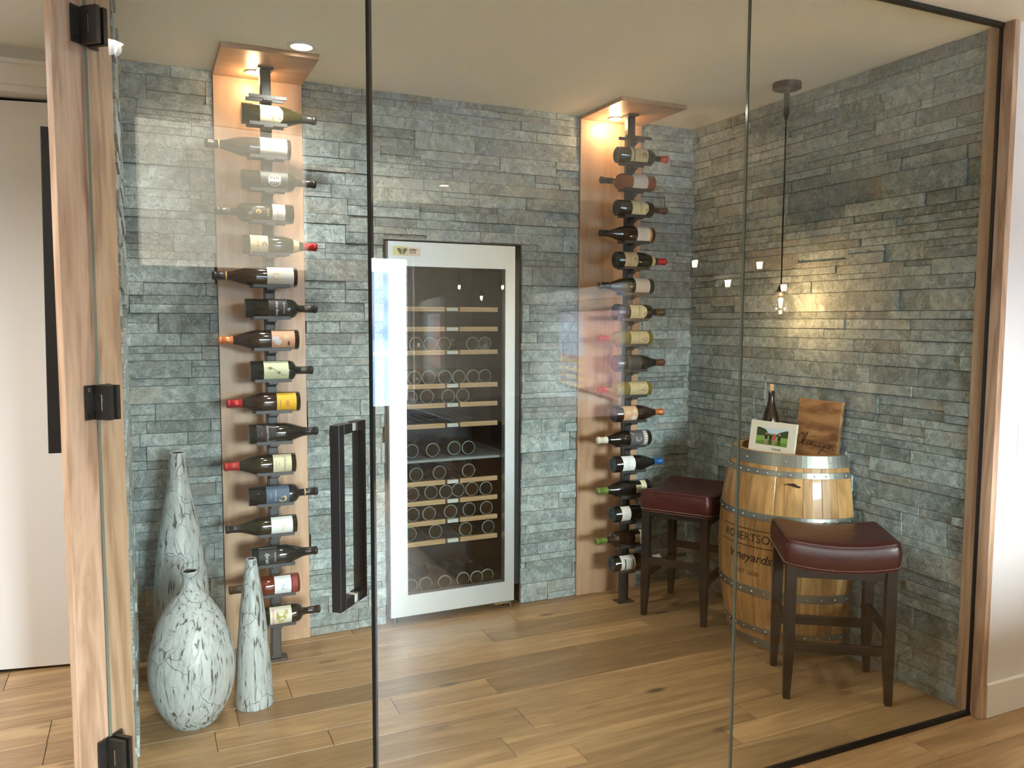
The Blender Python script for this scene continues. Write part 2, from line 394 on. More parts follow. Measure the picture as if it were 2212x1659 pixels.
# backing slab with the recess for the fridge
mb.box(-2.90, FR[0], .012, .12, 0, H, M_joint); mb.box(FR[1], .12, .012, .12, 0, H, M_joint)
mb.box(FR[0], FR[1], .012, .12, FR[3], H, M_joint)
mb.box(FR[0]-.1, FR[0]-.001, .12, .75, 0, 1.9, M_joint); mb.box(FR[1]+.001, FR[1]+.1, .12, .75, 0, 1.9, M_joint)
mb.box(FR[0]-.1, FR[1]+.1, .7, .8, 0, 1.9, M_joint); mb.box(FR[0]-.1, FR[1]+.1, .12, .75, 1.80, 1.9, M_joint)
struct(mb, 'wall_back')
mb = MB()
stone_wall(mb, lambda a, d, z: (.012-d, a, z), -1.665, 0.0, 0, H)
mb.box(.03, .12, -1.72, .12, 0, H, M_joint)
struct(mb, 'wall_right')
mb = MB()
stone_wall(mb, lambda a, d, z: (-2.762+d, a, z), -1.085, 0.0, 0, H)
mb.prism([(-2.775, .0), (-2.775, -1.085), (-2.882, -1.208), (-2.894, -1.16), (-2.895, .0)], 0, H, M_wall)
struct(mb, 'wall_left')

# ------------------------------------------------------------ floor, ceiling, outer room
mb = MB(); rng = random.Random(3)
y = -7.0
while y < .75:
    wd = rng.choice([.118, .145, .172])
    x = -7.0-rng.uniform(0, 1.5)
    while x < 2.7:
        ln = rng.choice([.45, .7, .9, 1.2, 1.6, 1.9])*rng.uniform(.85, 1.1)
        g = .0007
        a, b, c, d = x+g, min(x+ln, 2.75)-g, y+g, min(y+wd, .75)-g
        hh = rng.uniform(-.0004, 0)
        vs = [(a+.001, c+.001, hh), (b-.001, c+.001, hh), (b-.001, d-.001, hh), (a+.001, d-.001, hh), (a, c, -.003), (b, c, -.003), (b, d, -.003), (a, d, -.003)]
        if not (b < -4.95 or a > 2.7): mb.add(vs, [(0, 1, 2, 3), (4, 5, 1, 0), (5, 6, 2, 1), (6, 7, 3, 2), (7, 4, 0, 3)], M_floor)
        x += ln
    y += wd
mb.box(-7.1, 2.8, -7.0, .8, -.08, -.003, M_joint)
struct(mb, 'floor')
mb = MB(); mb.box(-7.1, 2.8, -7.2, .8, H, H+.1, M_ceil); struct(mb, 'ceiling')

# white wall to the right of the glass, its baseboard and switch
mb = MB(); mb.box(.024, 2.75, -1.752, -1.60, 0, H, M_wall); struct(mb, 'wall_front')
mb = MB(); mb.box(.026, 2.72, -1.768, -1.752, 0, .125, M_white); struct(mb, 'baseboard_front', bevel=.003)
mb = MB(); mb.box(2.6, 2.75, -7.1, -1.75, 0, H, mat('taupe_wall', (.15, .135, .12), .7)); struct(mb, 'wall_east')
# wall behind the camera with the wide sliding window
mb = MB()
mb.box(WX1, 2.75, -7.15, -7.0, 0, H, M_wall); mb.box(WX0, WX1, -7.15, -7.0, WZ1, H, M_wall); mb.box(WX0, WX1, -7.15, -7.0, 0, WZ0, M_wall); mb.box(-7.1, WX0, -7.15, -7.0, 0, H, M_wall)
struct(mb, 'wall_south')
# west wall
mb = MB()
mb.box(-5.0, -4.9, -7.1, .8, 0, H, mat('brown_wall', (.16, .14, .12), .7))
struct(mb, 'wall_west')
def sliding(name, x0, x1, z0, z1, n, axis='x', pos=-7.08):
    mb = MB()
    def bx(a0, a1, c0, c1, t=.025, mt=M_white):
        if axis == 'x': mb.box(a0, a1, pos-t, pos+t, c0, c1, mt)
        else: mb.box(pos-t, pos+t, a0, a1, c0, c1, mt)
    bx(x0, x1, z0, z0+.05); bx(x0, x1, z1-.06, z1)
    for i in range(n+1):
        xx = x0+(x1-x0-.05)*i/n; bx(xx, xx+.05, z0+.05, z1-.06)
    o = struct(mb, name)
    mb = MB()
    if axis == 'x': mb.box(x0+.01, x1-.01, pos-.003, pos+.003, z0+.02, z1-.02, glass_o)
    else: mb.box(pos-.003, pos+.003, x0+.01, x1-.01, z0+.02, z1-.02, glass_o)
    p = mb.build('pane', o); return o
glass_o = glass_mat('window_glass', (.97, .98, .975), .02)
sliding('window_3', WX0, WX1, WZ0, WZ1, 3)
mb = MB(); mb.box(-4.9, -4.88, -2.35, -1.50, 1.70, 2.43, mat('glowing_blind', (.7, .66, .55), .8, emis=(1, .92, .74), es=.85)); o = mb.build('roller_blind', label='cream roller blind, its daylight put in as its own glow, mirrored in the glass door', category='window blind')  # added for the bright mirrored patch; daylight put in as its own glow
# terrace, lake and hills outside
M_deck = wood('terrace_board', (0.5, 0.40, 0.26), (0.62, 0.51, 0.35), (0.7, 0.6, 0.42), (6, .6, 6), rough=.7, knots=False, island=False)
mb = MB(); mb.box(-9, 3, -10.5, -7.2, -.1, -.02, M_deck); mb.box(-.345, -.05, -7.75, -7.55, -.02, 2.5, mat('cedar_post', (.20, .14, .06), .7)); o = mb.build('trim_1'); o['kind'] = 'structure'
mb = MB()
for i in range(9): mb.box(-8.6+i*1.4, -8.54+i*1.4, -10.4, -10.34, -.02, .95, M_white)
mb.box(-8.7, 2.8, -10.4, -10.34, .95, 1.0, M_white)
o = mb.build('terrace_railing', label='white railing of the terrace seen mirrored in the glass', category='railing')
M_water = mat('lake_water', (0.06, 0.12, 0.19), .6)
mb = MB(); mb.box(-300, 300, -420, -16, -9.5, -9, M_water); o = mb.build('lake', label='blue lake below the terrace, mirrored in the glass', category='lake'); o['kind'] = 'structure'
def hill_mat():
    m_, nt, b, N, L = nodes('hazy_hillside'); mp = mapping(N, L, (.02, .02, .05)); n = N.new('ShaderNodeTexNoise'); n.inputs['Scale'].default_value = 2; n.inputs['Detail'].default_value = 6; L.new(mp.outputs[0], n.inputs['Vector'])
    rp = ramp(N, [(.35, (.010, .020, .045)), (.65, (.035, .055, .09))]); L.new(n.outputs['Fac'], rp.inputs['Fac']); L.new(rp.outputs[0], b.inputs['Base Color']); b.inputs['Roughness'].default_value = .95; return m_
M_hill = hill_mat()
mb = MB(); rng = random.Random(5); n = 60; vs = []; fs = []
for i in range(n+1):
    x = -300+600*i/n; top = 17+5*math.sin(i*.33)+rng.uniform(-1, 1)
    vs += [(x, -400, -9), (x, -420, top*.5), (x, -470, top+8)]
for i in range(n):
    for j in range(2): fs.append((i*3+j, (i+1)*3+j, (i+1)*3+j+1, i*3+j+1))
mb.add(vs, fs, M_hill, True); o = mb.build('hillside', label='blue hazy hills across the lake, mirrored in the glass', category='hill'); o['kind'] = 'structure'

# hallway at the left: header, door leaf, dark room behind
mb = MB(); mb.box(-4.9, -2.90, .0, .12, 2.31, H, M_wall); mb.box(-4.9, -4.0, .0, .12, 0, 2.31, M_wall); struct(mb, 'wall_hall')
mb = MB(); mb.box(-4.06, -2.945, -.018, .0, 2.30, 2.385, M_white); mb.box(-4.06, -2.945, -.03, .0, 2.375, 2.392, M_white)
mb.box(-4.06, -2.945, -.004, .12, 2.275, 2.303, M_white); struct(mb, 'trim_2', bevel=.002)
M_darkroom = mat('painted_room_shade', (0.02, 0.018, 0.018), .9)  # near-black colour stands in for the shade of the room beyond
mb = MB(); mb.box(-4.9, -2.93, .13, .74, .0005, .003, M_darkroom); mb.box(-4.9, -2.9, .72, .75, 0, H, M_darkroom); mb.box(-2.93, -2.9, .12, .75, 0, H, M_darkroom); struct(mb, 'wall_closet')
d2 = thing('door_2', 'plain white door leaf standing ajar left of the wine room', None, (-2.955, .075, 0), R(-11)+PI, kind='structure')
mb = MB(); mb.box(0, .9, -.02, .02, .012, 2.262, M_white); mb.build('leaf', d2, bevel=.002)
mb = MB(); mb.box(.82, .86, -.06, -.02, 1.0, 1.02, M_blk); mb.box(.74, .86, -.065, -.055, 1.0, 1.02, M_blk); mb.build('door_handle', d2)
mb = MB(); M = Matrix.Translation((-2.93, -.6, 1.5)) @ Matrix.Rotation(R(.8), 4, 'Y')
mb.box(-.022, .033, -.36, .0, -.463, .463, M_blk, M)
o = mb.build('picture_frame', label='tall thin black frame hanging on the outer side of the left wall', category='picture frame', bevel=.002)

# ------------------------------------------------------------ jambs
TH = R(42); nn = Vector((math.sin(TH), math.cos(TH), 0)); tt = Vector((-math.cos(TH), math.sin(TH), 0))   # door normal, direction to the hinge
HJ = Vector((-2.8215, -1.1585, 0))
mb = MB()
pA = HJ-nn*.099; pB = HJ+nn*.098; pC = pB+tt*.022; pD = pA+tt*.022
mb.prism([(p.x, p.y) for p in (pA, pB, pC, pD)], 0, H, M_jamb)
struct(mb, 'trim_3', bevel=.002)
mb = MB(); mb.box(-.003, .024, -1.762, -1.662, 0, H, M_jamb); struct(mb, 'trim_4', bevel=.0015)
# top and bottom channel of the fixed panes
mb = MB(); mb.box(-2.20, -.003, YG-.010, YG+.010, H-.014, H, M_blk2); mb.box(-2.20, -.003, YG-.009, YG+.009, 0, .014, M_seal)
mb.box(-.008, -.003, YG-.006, YG+.006, .014, H-.014, M_seal)
struct(mb, 'trim_5')
# ------------------------------------------------------------ glass
def pane(mb, x0, x1, y, t, z0, z1, M=None, edge=M_edge):
    mb.box(x0+.0003, x1-.0003, y-t/2, y+t/2, z0, z1, M_glass, M)
    mb.mi[-6:] = [mb.m(edge), mb.m(edge), mb.m(M_glass), mb.m(edge), mb.m(M_glass), mb.m(edge)]
for i, (a, b) in enumerate(((-2.203, -1.0915), (-1.0885, -.006))):
    mb = MB(); pane(mb, a, b, YG, .010, .012, H-.012); struct(mb, 'window_%d' % (i+1), ['left fixed clear glass pane beside the glass door', 'right fixed clear glass pane beside the wooden jamb'][i])
P0 = Vector((-2.2035, YG, 0)); DW = .823
gd = thing('door_1', 'frameless glass door with black square pull, standing closed', None, tuple(P0), kind='structure')
# door frame: local x = towards hinge (tt), local y = into the room (nn)
MD = Matrix((tt, nn, Vector((0, 0, 1)))).transposed().to_4x4()
mb = MB(); mb.box(.004, DW, -.005, .005, .010, H-.008, M_glass, MD)
k0 = mb.m(M_edge); mb.mi = [k0, k0, mb.m(M_glass), k0, mb.m(M_glass), k0]
mb.f = [q[::-1] for q in mb.f]
mb.build('glass', gd)
mb = MB(); mb.box(-.004, .004, -.0075, .0075, .0, H-.002, M_seal, MD); mb.f = [q[::-1] for q in mb.f]; mb.build('edge_seal', gd)
for z0, z1 in ((2.185-.047, 2.185+.047), (1.155, 1.248), (.165, .26)):
    zc = (z0+z1)/2
    hg = MB()
    hg.box(DW-.056, DW-.006, -.019, -.005, z0, z1, M_blk2, MD); hg.box(DW-.056, DW-.006, .005, .019, z0, z1, M_blk2, MD)
    hg.box(DW-.03, DW+.002, -.0195, .014, zc-.022, zc+.022, M_blk2, MD)
    hg.box(DW-.001, DW+.004, -.043, .043, z0, z1, M_blk2, MD)
    hg.box(DW-.0315, DW-.0300, -.0205, -.019, zc-.022, zc+.022, M_chrome, MD)
    hg.f = [q[::-1] for q in hg.f]
    o = hg.build('hinge', gd)
    sc = MB()
    for zz in (z0+.012, z1-.012):
        sc.cyl(MD @ Vector((DW-.001, -.034, zz)), MD @ Vector((DW-.004, -.034, zz)), .005, M_blk, 12)
    sc.build('screw', o)
# pull handle: two square tube bars joined through the glass
mb = MB(); hx = .060; b_ = .0125
for sgn in (-1, 1):
    y0, y1 = sorted((sgn*.052, sgn*.077)) if sgn < 0 else (.030, .055)
    mb.box(hx-b_, hx+b_, y0, y1, .729, 1.178, M_blk, MD)
    for zz in (.729, 1.178-.024):
        a0, a1 = sorted((sgn*.011, y1 if sgn < 0 else y0))
        mb.box(hx-b_, hx+b_, a0, a1, zz, zz+.024, M_blk, MD)
mb.f = [q[::-1] for q in mb.f]
h = mb.build('pull_handle', gd, 'black square tube pull handle', bevel=.0008, seg=1)
mb = MB()
for zz in (.741, 1.166):
    mb.box(hx-.009, hx+.009, -.0115, .0115, zz-.009, zz+.009, mat('clear_spacer', (.75, .72, .65), .2, trans=.3), MD)
mb.f = [q[::-1] for q in mb.f]
mb.build('spacer', h, 'pale clear spacer ring')

# ------------------------------------------------------------ wine columns: wood panels, canopies, racks
def wood_panel(x0, x1, side):
    t = thing('wood_panel', 'maple wood board behind the %s wine rack, folding out as a canopy at the ceiling' % side, 'wood panel', ((x0+x1)/2, 0, 0), group='wood panels behind the racks')
    hw = (x1-x0)/2
    mb = MB(); mb.box(-hw+.0015, hw-.0015, -.018, .011, 0, 2.421, M_panel); mb.build('backboard', t, bevel=.001, seg=1)
    mb = MB(); mb.box(-hw, hw, -.397, .011, 2.421, 2.439, M_panel2); mb.build('canopy', t, bevel=.001, seg=1)
    return t
M_panel2 = wood('maple_canopy', (0.27, 0.15, 0.085), (0.42, 0.26, 0.16), (0.50, 0.33, 0.21), (.7, 5, 5), rough=.38, var=.05, bump=.05, knots=False, ring=2.2)
wood_panel(*LP, 'left'); wood_panel(*RP, 'right')
M_lens = mat('lamp_lens', (.9, .85, .75), .4, emis=(1.0, .80, .55), es=16)
M_lens2 = mat('ceiling_lens', (.9, .85, .75), .4, emis=(1.0, .86, .66), es=9)
def downlight(name, label, loc, rad, lens, power, col, group=None, spot=110, point=False):
    t = thing(name, label, 'ceiling light', loc, group=group)
    mb = MB(); mb.lathe([(rad, 0), (rad, -.004), (rad-.012, -.006), (rad-.014, -.002)], M_white, 32); mb.build('trim_ring', t)
    mb = MB(); mb.lathe([(rad-.013, -.0025), (rad*.5, -.0045), (0.0001, -.005)], lens, 32); mb.build('lens', t)
    l = bpy.data.lights.new('lamp', 'POINT' if point else 'SPOT'); l.energy = power; l.color = col; l.shadow_soft_size = rad*.6
    if not point: l.spot_size = R(spot); l.spot_blend = .9
    o = bpy.data.objects.new('lamp', l); C.objects.link(o); o.parent = t; o.location = (0, 0, -.028 if point else -.02)
    return t
downlight('canopy_light', 'small warm puck light glowing under the left wooden canopy', (-2.262, -.125, 2.421), .036, M_lens, .55, (1, .62, .32), point=True)
downlight('canopy_light', 'small warm puck light glowing under the right wooden canopy', (-.546, -.105, 2.421), .036, M_lens, .9, (1, .62, .32), point=True)
downlight('recessed_light', 'round recessed ceiling light beside the left canopy', (-2.132, -.468, H), .052, M_lens2, 14, (1, .95, .89), spot=160)
downlight('recessed_light', 'added recessed light in the wine room ceiling above the door, unseen, brightening the back wall', (-1.98, -1.32, H), .052, M_lens2, 12, (1, .95, .89), spot=160)  # added unseen lamp, brightens the back wall
downlight('recessed_light', 'added recessed ceiling light, unseen, brightening the hallway left of the wine room', (-3.75, -1.3, H), .052, M_lens2, 48, (1, .98, .95), spot=150)  # added unseen lamp, brightens the hall and its door
for i, p in enumerate([(-.596, -5.687), (-3.6, -5.2), (-3.7, -2.9), (1.72, -2.7), (-2.1, -2.6)]):  # last two are added, unseen, to brighten the outer wall, floor and stone
    downlight('recessed_light', 'round recessed ceiling light of the outer room, out of view, from a group partly added for light', (p[0], p[1], H), .052, M_lens2, 10, (1, .90, .76), group='outer room ceiling lights', spot=140)

def rack(px, py, zs, side):
    t = thing('wine_rack', 'black steel floor-to-ceiling wine rack column, %s of the fridge, full of lying bottles' % side, 'wine rack', (px, py, 0), group='steel wine racks')
    mb = MB(); mb.box(-.021, .021, -.012, .018, .006, 2.42, M_rack); mb.build('post', t, bevel=.002)
    mb = MB(); mb.box(-.016, .016, -.020, -.010, .02, 2.40, M_rack); mb.build('front_strip', t, bevel=.0015)
    mb = MB(); mb.box(-.045, .045, -.032, .032, 0, .006, M_rack); mb.build('base_plate', t, bevel=.001)
    mb = MB(); mb.box(-.030, .030, -.03, .03, 2.414, 2.421, M_rack); mb.build('top_plate', t)
    first = None
    for z in zs:
        if first is None:
            mb = MB()
            # arm reaching forward from the post, and two flat cradle bars
            mb.prism([(-.018, -.014), (.018, -.014), (.018, -.075), (-.018, -.075)], -.052, -.042, M_rack)
            mb.add([(-.018, -.012, -.042), (.018, -.012, -.042), (.018, -.012, -.068), (-.018, -.012, -.068), (-.018, -.075, -.045), (.018, -.075, -.045), (.018, -.05, -.052), (-.018, -.05, -.052)],
                   [(0, 3, 2, 1), (0, 1, 5, 4), (3, 7, 6, 2), (4, 5, 6, 7), (0, 4, 7, 3), (1, 2, 6, 5)], M_rack)
            mb.box(-.072, .072, -.079, -.071, -.043, -.029, M_rack)
            mb.box(-.078, .066, -.027, -.019, -.043, -.029, M_rack)
            mb.box(-.018, .018, -.079, -.019, -.049, -.042, M_rack)
            first = mb.build('bottle_cradle', t, bevel=.001, seg=1); first.location = (0, 0, z)
        else:
            c = first.copy(); C.objects.link(c); c.parent = t; c.location = (0, 0, z)
    return t
ZL = [2.225-.1262*i for i in range(17)]; ZR = [2.214-.1247*i for i in range(17)]
LX, RX = -2.228, -.512
rack(LX, -.190, [2.328]+ZL, 'left'); rack(RX, -.190, [2.335]+ZR, 'right')

# ------------------------------------------------------------ bottles
BURG = [(0, .010), (.45, .006), (.80, 0), (.95, .002), (1, .010), (1, .50), (.985, .53), (.93, .58), (.80, .645), (.63, .71), (.49, .77), (.41, .82), (.375, .86), (.365, .975)]
BORD = [(0, .012), (.45, .008), (.80, 0), (.95, .002), (1, .010), (1, .60), (.985, .63), (.92, .665), (.78, .69), (.58, .71), (.45, .725), (.385, .745), (.365, .79), (.36, .975)]
def sp(c, n, ro=.09, coat=.5): return mat(n, c, ro, coat=coat)
GL = {'black': sp((.006, .008, .007), 'black_bottle_glass'), 'olive': sp((.016, .014, .004), 'olive_bottle_glass'),
      'brown': sp((.022, .011, .006), 'brown_bottle_glass'), 'rose': mat('rose_wine', (.16, .025, .012), .06, coat=.5, trans=.35),
      'amber': mat('amber_wine', (.30, .08, .02), .06, coat=.5, trans=.35), 'gold': mat('white_wine_glass', (.42, .33, .05), .05, trans=.6, coat=.4), 'blue': sp((.006, .010, .016), 'blue_black_glass')}
CAP = {'black': mat('capsule_black', (.013, .012, .013), .3), 'red': mat('capsule_red', (.42, .02, .025), .26, metal=.3), 'redm': mat('capsule_matte_red', (.36, .018, .02), .4),
       'copper': mat('capsule_copper', (.62, .22, .08), .3, metal=.45), 'brown': mat('capsule_brown', (.10, .045, .025), .35), 'olive': mat('capsule_olive', (.07, .05, .015), .35),
       'green': mat('capsule_green', (.13, .19, .04), .4), 'blue': mat('capsule_blue', (.015, .10, .30), .3), 'white': mat('wax_white', (.66, .66, .56), .4),
       'greenbrown': mat('capsule_green_brown', (.055, .05, .03), .5)}
PAP = {}
def pap(c):
    k = tuple(c)
    if k not in PAP: PAP[k] = mat('label_paper_%s_%s_%s' % tuple('%02d' % round(v*99) for v in c), c, .6)
    return PAP[k]
CREAM = (.52, .455, .27); WHITE = (.56, .55, .52); INK = (.04, .035, .03); GOLD = (.60, .36, .10); REDI = (.50, .05, .04)
def bottle(name, loc, neck, L, rad, prof, glass, cap, labels, label, group, capfrac=.80, cap_ring=None, cap_label=None, standing=False, bump_cap=False):
    """labels: list of (z0, z1, halfangle, colour, notch, items); fractions of L. items: ('t',text,z,size,colour,shear,off) ('ring',z,a,r,w,colour,arc0,arc1) ('rect',z0,z1,a0,a1,colour) ('line',[(a,z)..],w,colour) ('blob',z,a,rz,ra,colour)"""
    t = thing(name, label, 'bottle', loc, group=group)
    if standing: rot = Matrix.Identity(4)
    else: rot = (Matrix.Rotation(R(90), 4, 'Y') if neck == 'R' else Matrix.Rotation(R(-90), 4, 'Y'))
    lie = rot @ Matrix.Rotation(random.uniform(-.08, .08), 4, 'Z')
    pf = [(a*rad, b*L) for a, b in prof]; pf.append((.34*rad, .978*L)); pf.append((0.0001, .978*L))
    mb = MB(); mb.lathe(pf, GL[glass], 36, lie); mb.build('glass_body', t)
    cr = .375*rad
    c0 = capfrac*L
    def rad_at(z):
        for (a, za), (b, zb) in zip(pf[4:], pf[5:]):
            if za <= z <= zb and zb > za: return a+(b-a)*(z-za)/(zb-za)
        return cr
    cp = [(rad_at(c0)+.0006, c0), (rad_at((c0+.9*L)/2)+.0008, (c0+.9*L)/2), (cr+.0008, .945*L), (cr+.0024, .948*L), (cr+.0024, .985*L), (cr+.0008, .99*L), (cr-.002, L), (.0001, L)]
    mb = MB()
    if cap: mb.lathe(cp, CAP[cap], 24, lie)
    if cap_ring: mb.lathe([(cr+.0012, c0-.001), (cr+.0022, c0), (cr+.0022, c0+.003), (cr+.0012, c0+.004)], pap(cap_ring), 24, lie)
    if cap: mb.build('capsule', t, cap_label)
    for li, (z0, z1, ha, col, notch, items) in enumerate(labels):
        mb = MB(); ns = 20; vs = []; fs = []
        def surf(a, z, e=.0005):
            rr = rad_at(z)+e
            return lie @ Vector((rr*math.sin(a), -rr*math.cos(a), z))
        nz = 1 if z1 < .6 else 6
        for i in range(ns+1):
            a = -ha+2*ha*i/ns
            top = z1*L-notch*max(0, abs(a)/ha-.35)/.65*L
            for j in range(nz+1): vs.append(surf(a, z0*L+(top-z0*L)*j/nz))
        for i in range(ns):
            for j in range(nz):
                q = i*(nz+1)+j; fs.append((q, q+nz+1, q+nz+2, q+1))
        mb.add(vs, fs, pap(col))
        for k, it in enumerate(items):
            e = .0009+.0002*k
            if it[0] == 't':
                _, s_, z, size, c, sh = it[:6]; off = it[6] if len(it) > 6 else 0
                mb.text(s_, size, pap(c), lambda x, y, z=z, off=off, e=e: surf((x+off)/rad, z*L+y, e), shear=sh)
            elif it[0] == 'ring':
                _, z, a, rr, wd, c, b0, b1 = it; n_ = 24; v2 = []; f2 = []
                for i in range(n_+1):
                    g = b0+(b1-b0)*i/n_
                    for q in (rr-wd/2, rr+wd/2): v2.append(surf(a+q*math.cos(g)/rad, z*L+q*math.sin(g), e))
                for i in range(n_): f2.append((2*i, 2*i+1, 2*i+3, 2*i+2))
                mb.add(v2, f2, pap(c))
            elif it[0] == 'rect':
                _, za, zb, a0, a1, c = it; v2 = []; f2 = []
                for i in range(9):
                    a = a0+(a1-a0)*i/8
                    v2 += [surf(a, za*L, e), surf(a, zb*L, e)]
                for i in range(8): f2.append((2*i, 2*i+2, 2*i+3, 2*i+1))
                mb.add(v2, f2, pap(c))
            elif it[0] == 'line':
                _, pts, wd, c = it
                for (a, z), (b, zz) in zip(pts[:-1], pts[1:]):
                    d = Vector(((b-a)*rad, (zz-z)*L)); d.normalize(); pX, pY = -d.y*wd/2, d.x*wd/2
                    mb.add([surf(a+pX/rad, z*L+pY, e), surf(a-pX/rad, z*L-pY, e), surf(b-pX/rad, zz*L-pY, e), surf(b+pX/rad, zz*L+pY, e)], [(0, 1, 2, 3)], pap(c))
            elif it[0] == 'blob':
                _, z, a, rz, ra, c = it; n_ = 14; rn = random.Random(int(z*1000+a*100))
                v2 = [surf(a, z*L, e)]+[surf(a+ra*math.cos(2*PI*i/n_)*rn.uniform(.7, 1.1)/rad, z*L+rz*math.sin(2*PI*i/n_)*rn.uniform(.7, 1.1), e) for i in range(n_)]
                mb.add(v2, [(0, 1+i, 1+(i+1) % n_) for i in range(n_)], pap(c))
        mb.build('label' if z1 < .66 else 'neck_label', t)
    return t
def sq(z0, z1, a, c, n=4, w=.0008):      # rows of fine unreadable print, as short strokes
    return [('line', [(-a, z0+(z1-z0)*i/max(1, n-1)), (a, z0+(z1-z0)*i/max(1, n-1))], w, c) for i in range(n)]
GR = 'wine bottles lying in the two steel racks'
YB = -.240
DRAW = lambda c, z, n=7, s=1: [('line', [(random.uniform(-.5, .5), z+random.uniform(-.06, .06)*s) for _ in range(4)], .0009, c) for _ in range(n)]
def seal_label(z0, z1): return (z0, z1, 1.05, (.60, .56, .34), .055, [('t', 'Nichol', (z0+z1)/2+.015, .017, INK, .5, -.004), ('ring', z1-.035, .25, .005, .004, (.22, .2, .14), 0, 2*PI)]+sq(z0+.02, z0+.07, .6, (.35, .32, .22), 4, .0005))
def corvo(z0, z1, inv=False): return (z0, z1, 1.25, CREAM, 0, [('t', 'Corvo & Tirai', z0+(z1-z0)*.42, .0135, REDI, 0), ('ring', z1-(z1-z0)*.2, 0, .0085, .0018, INK, .3, 2*PI-.3), ('ring', z1-(z1-z0)*.2, 0, .004, .0022, INK, 1, 5)]+sq(z0+.02, z0+(z1-z0)*.25, .7, (.4, .33, .2), 3, .0005))
def ringlab(z0, z1, col): return (z0, z1, 1.2, col, 0, [('ring', z0+(z1-z0)*.66, 0, .0115, .0028, GOLD, -.9, 4.6), ('ring', z0+(z1-z0)*.62, .05, .0105, .0016, (.72, .5, .18), 3.3, 5.6), ('t', 'RED BLEND', z0+(z1-z0)*.28, .0045, (.35, .33, .3), 0)])
art = [('blob', .30, .1, .016, .014, (.62, .60, .66)), ('blob', .36, -.35, .016, .010, (.60, .52, .28)), ('blob', .25, .45, .008, .006, (.2, .06, .04)), ('blob', .38, .5, .010, .008, (.70, .68, .72))]
def X(px, y): return -2.328+(px-.0205*(y-248)-520)*.001785
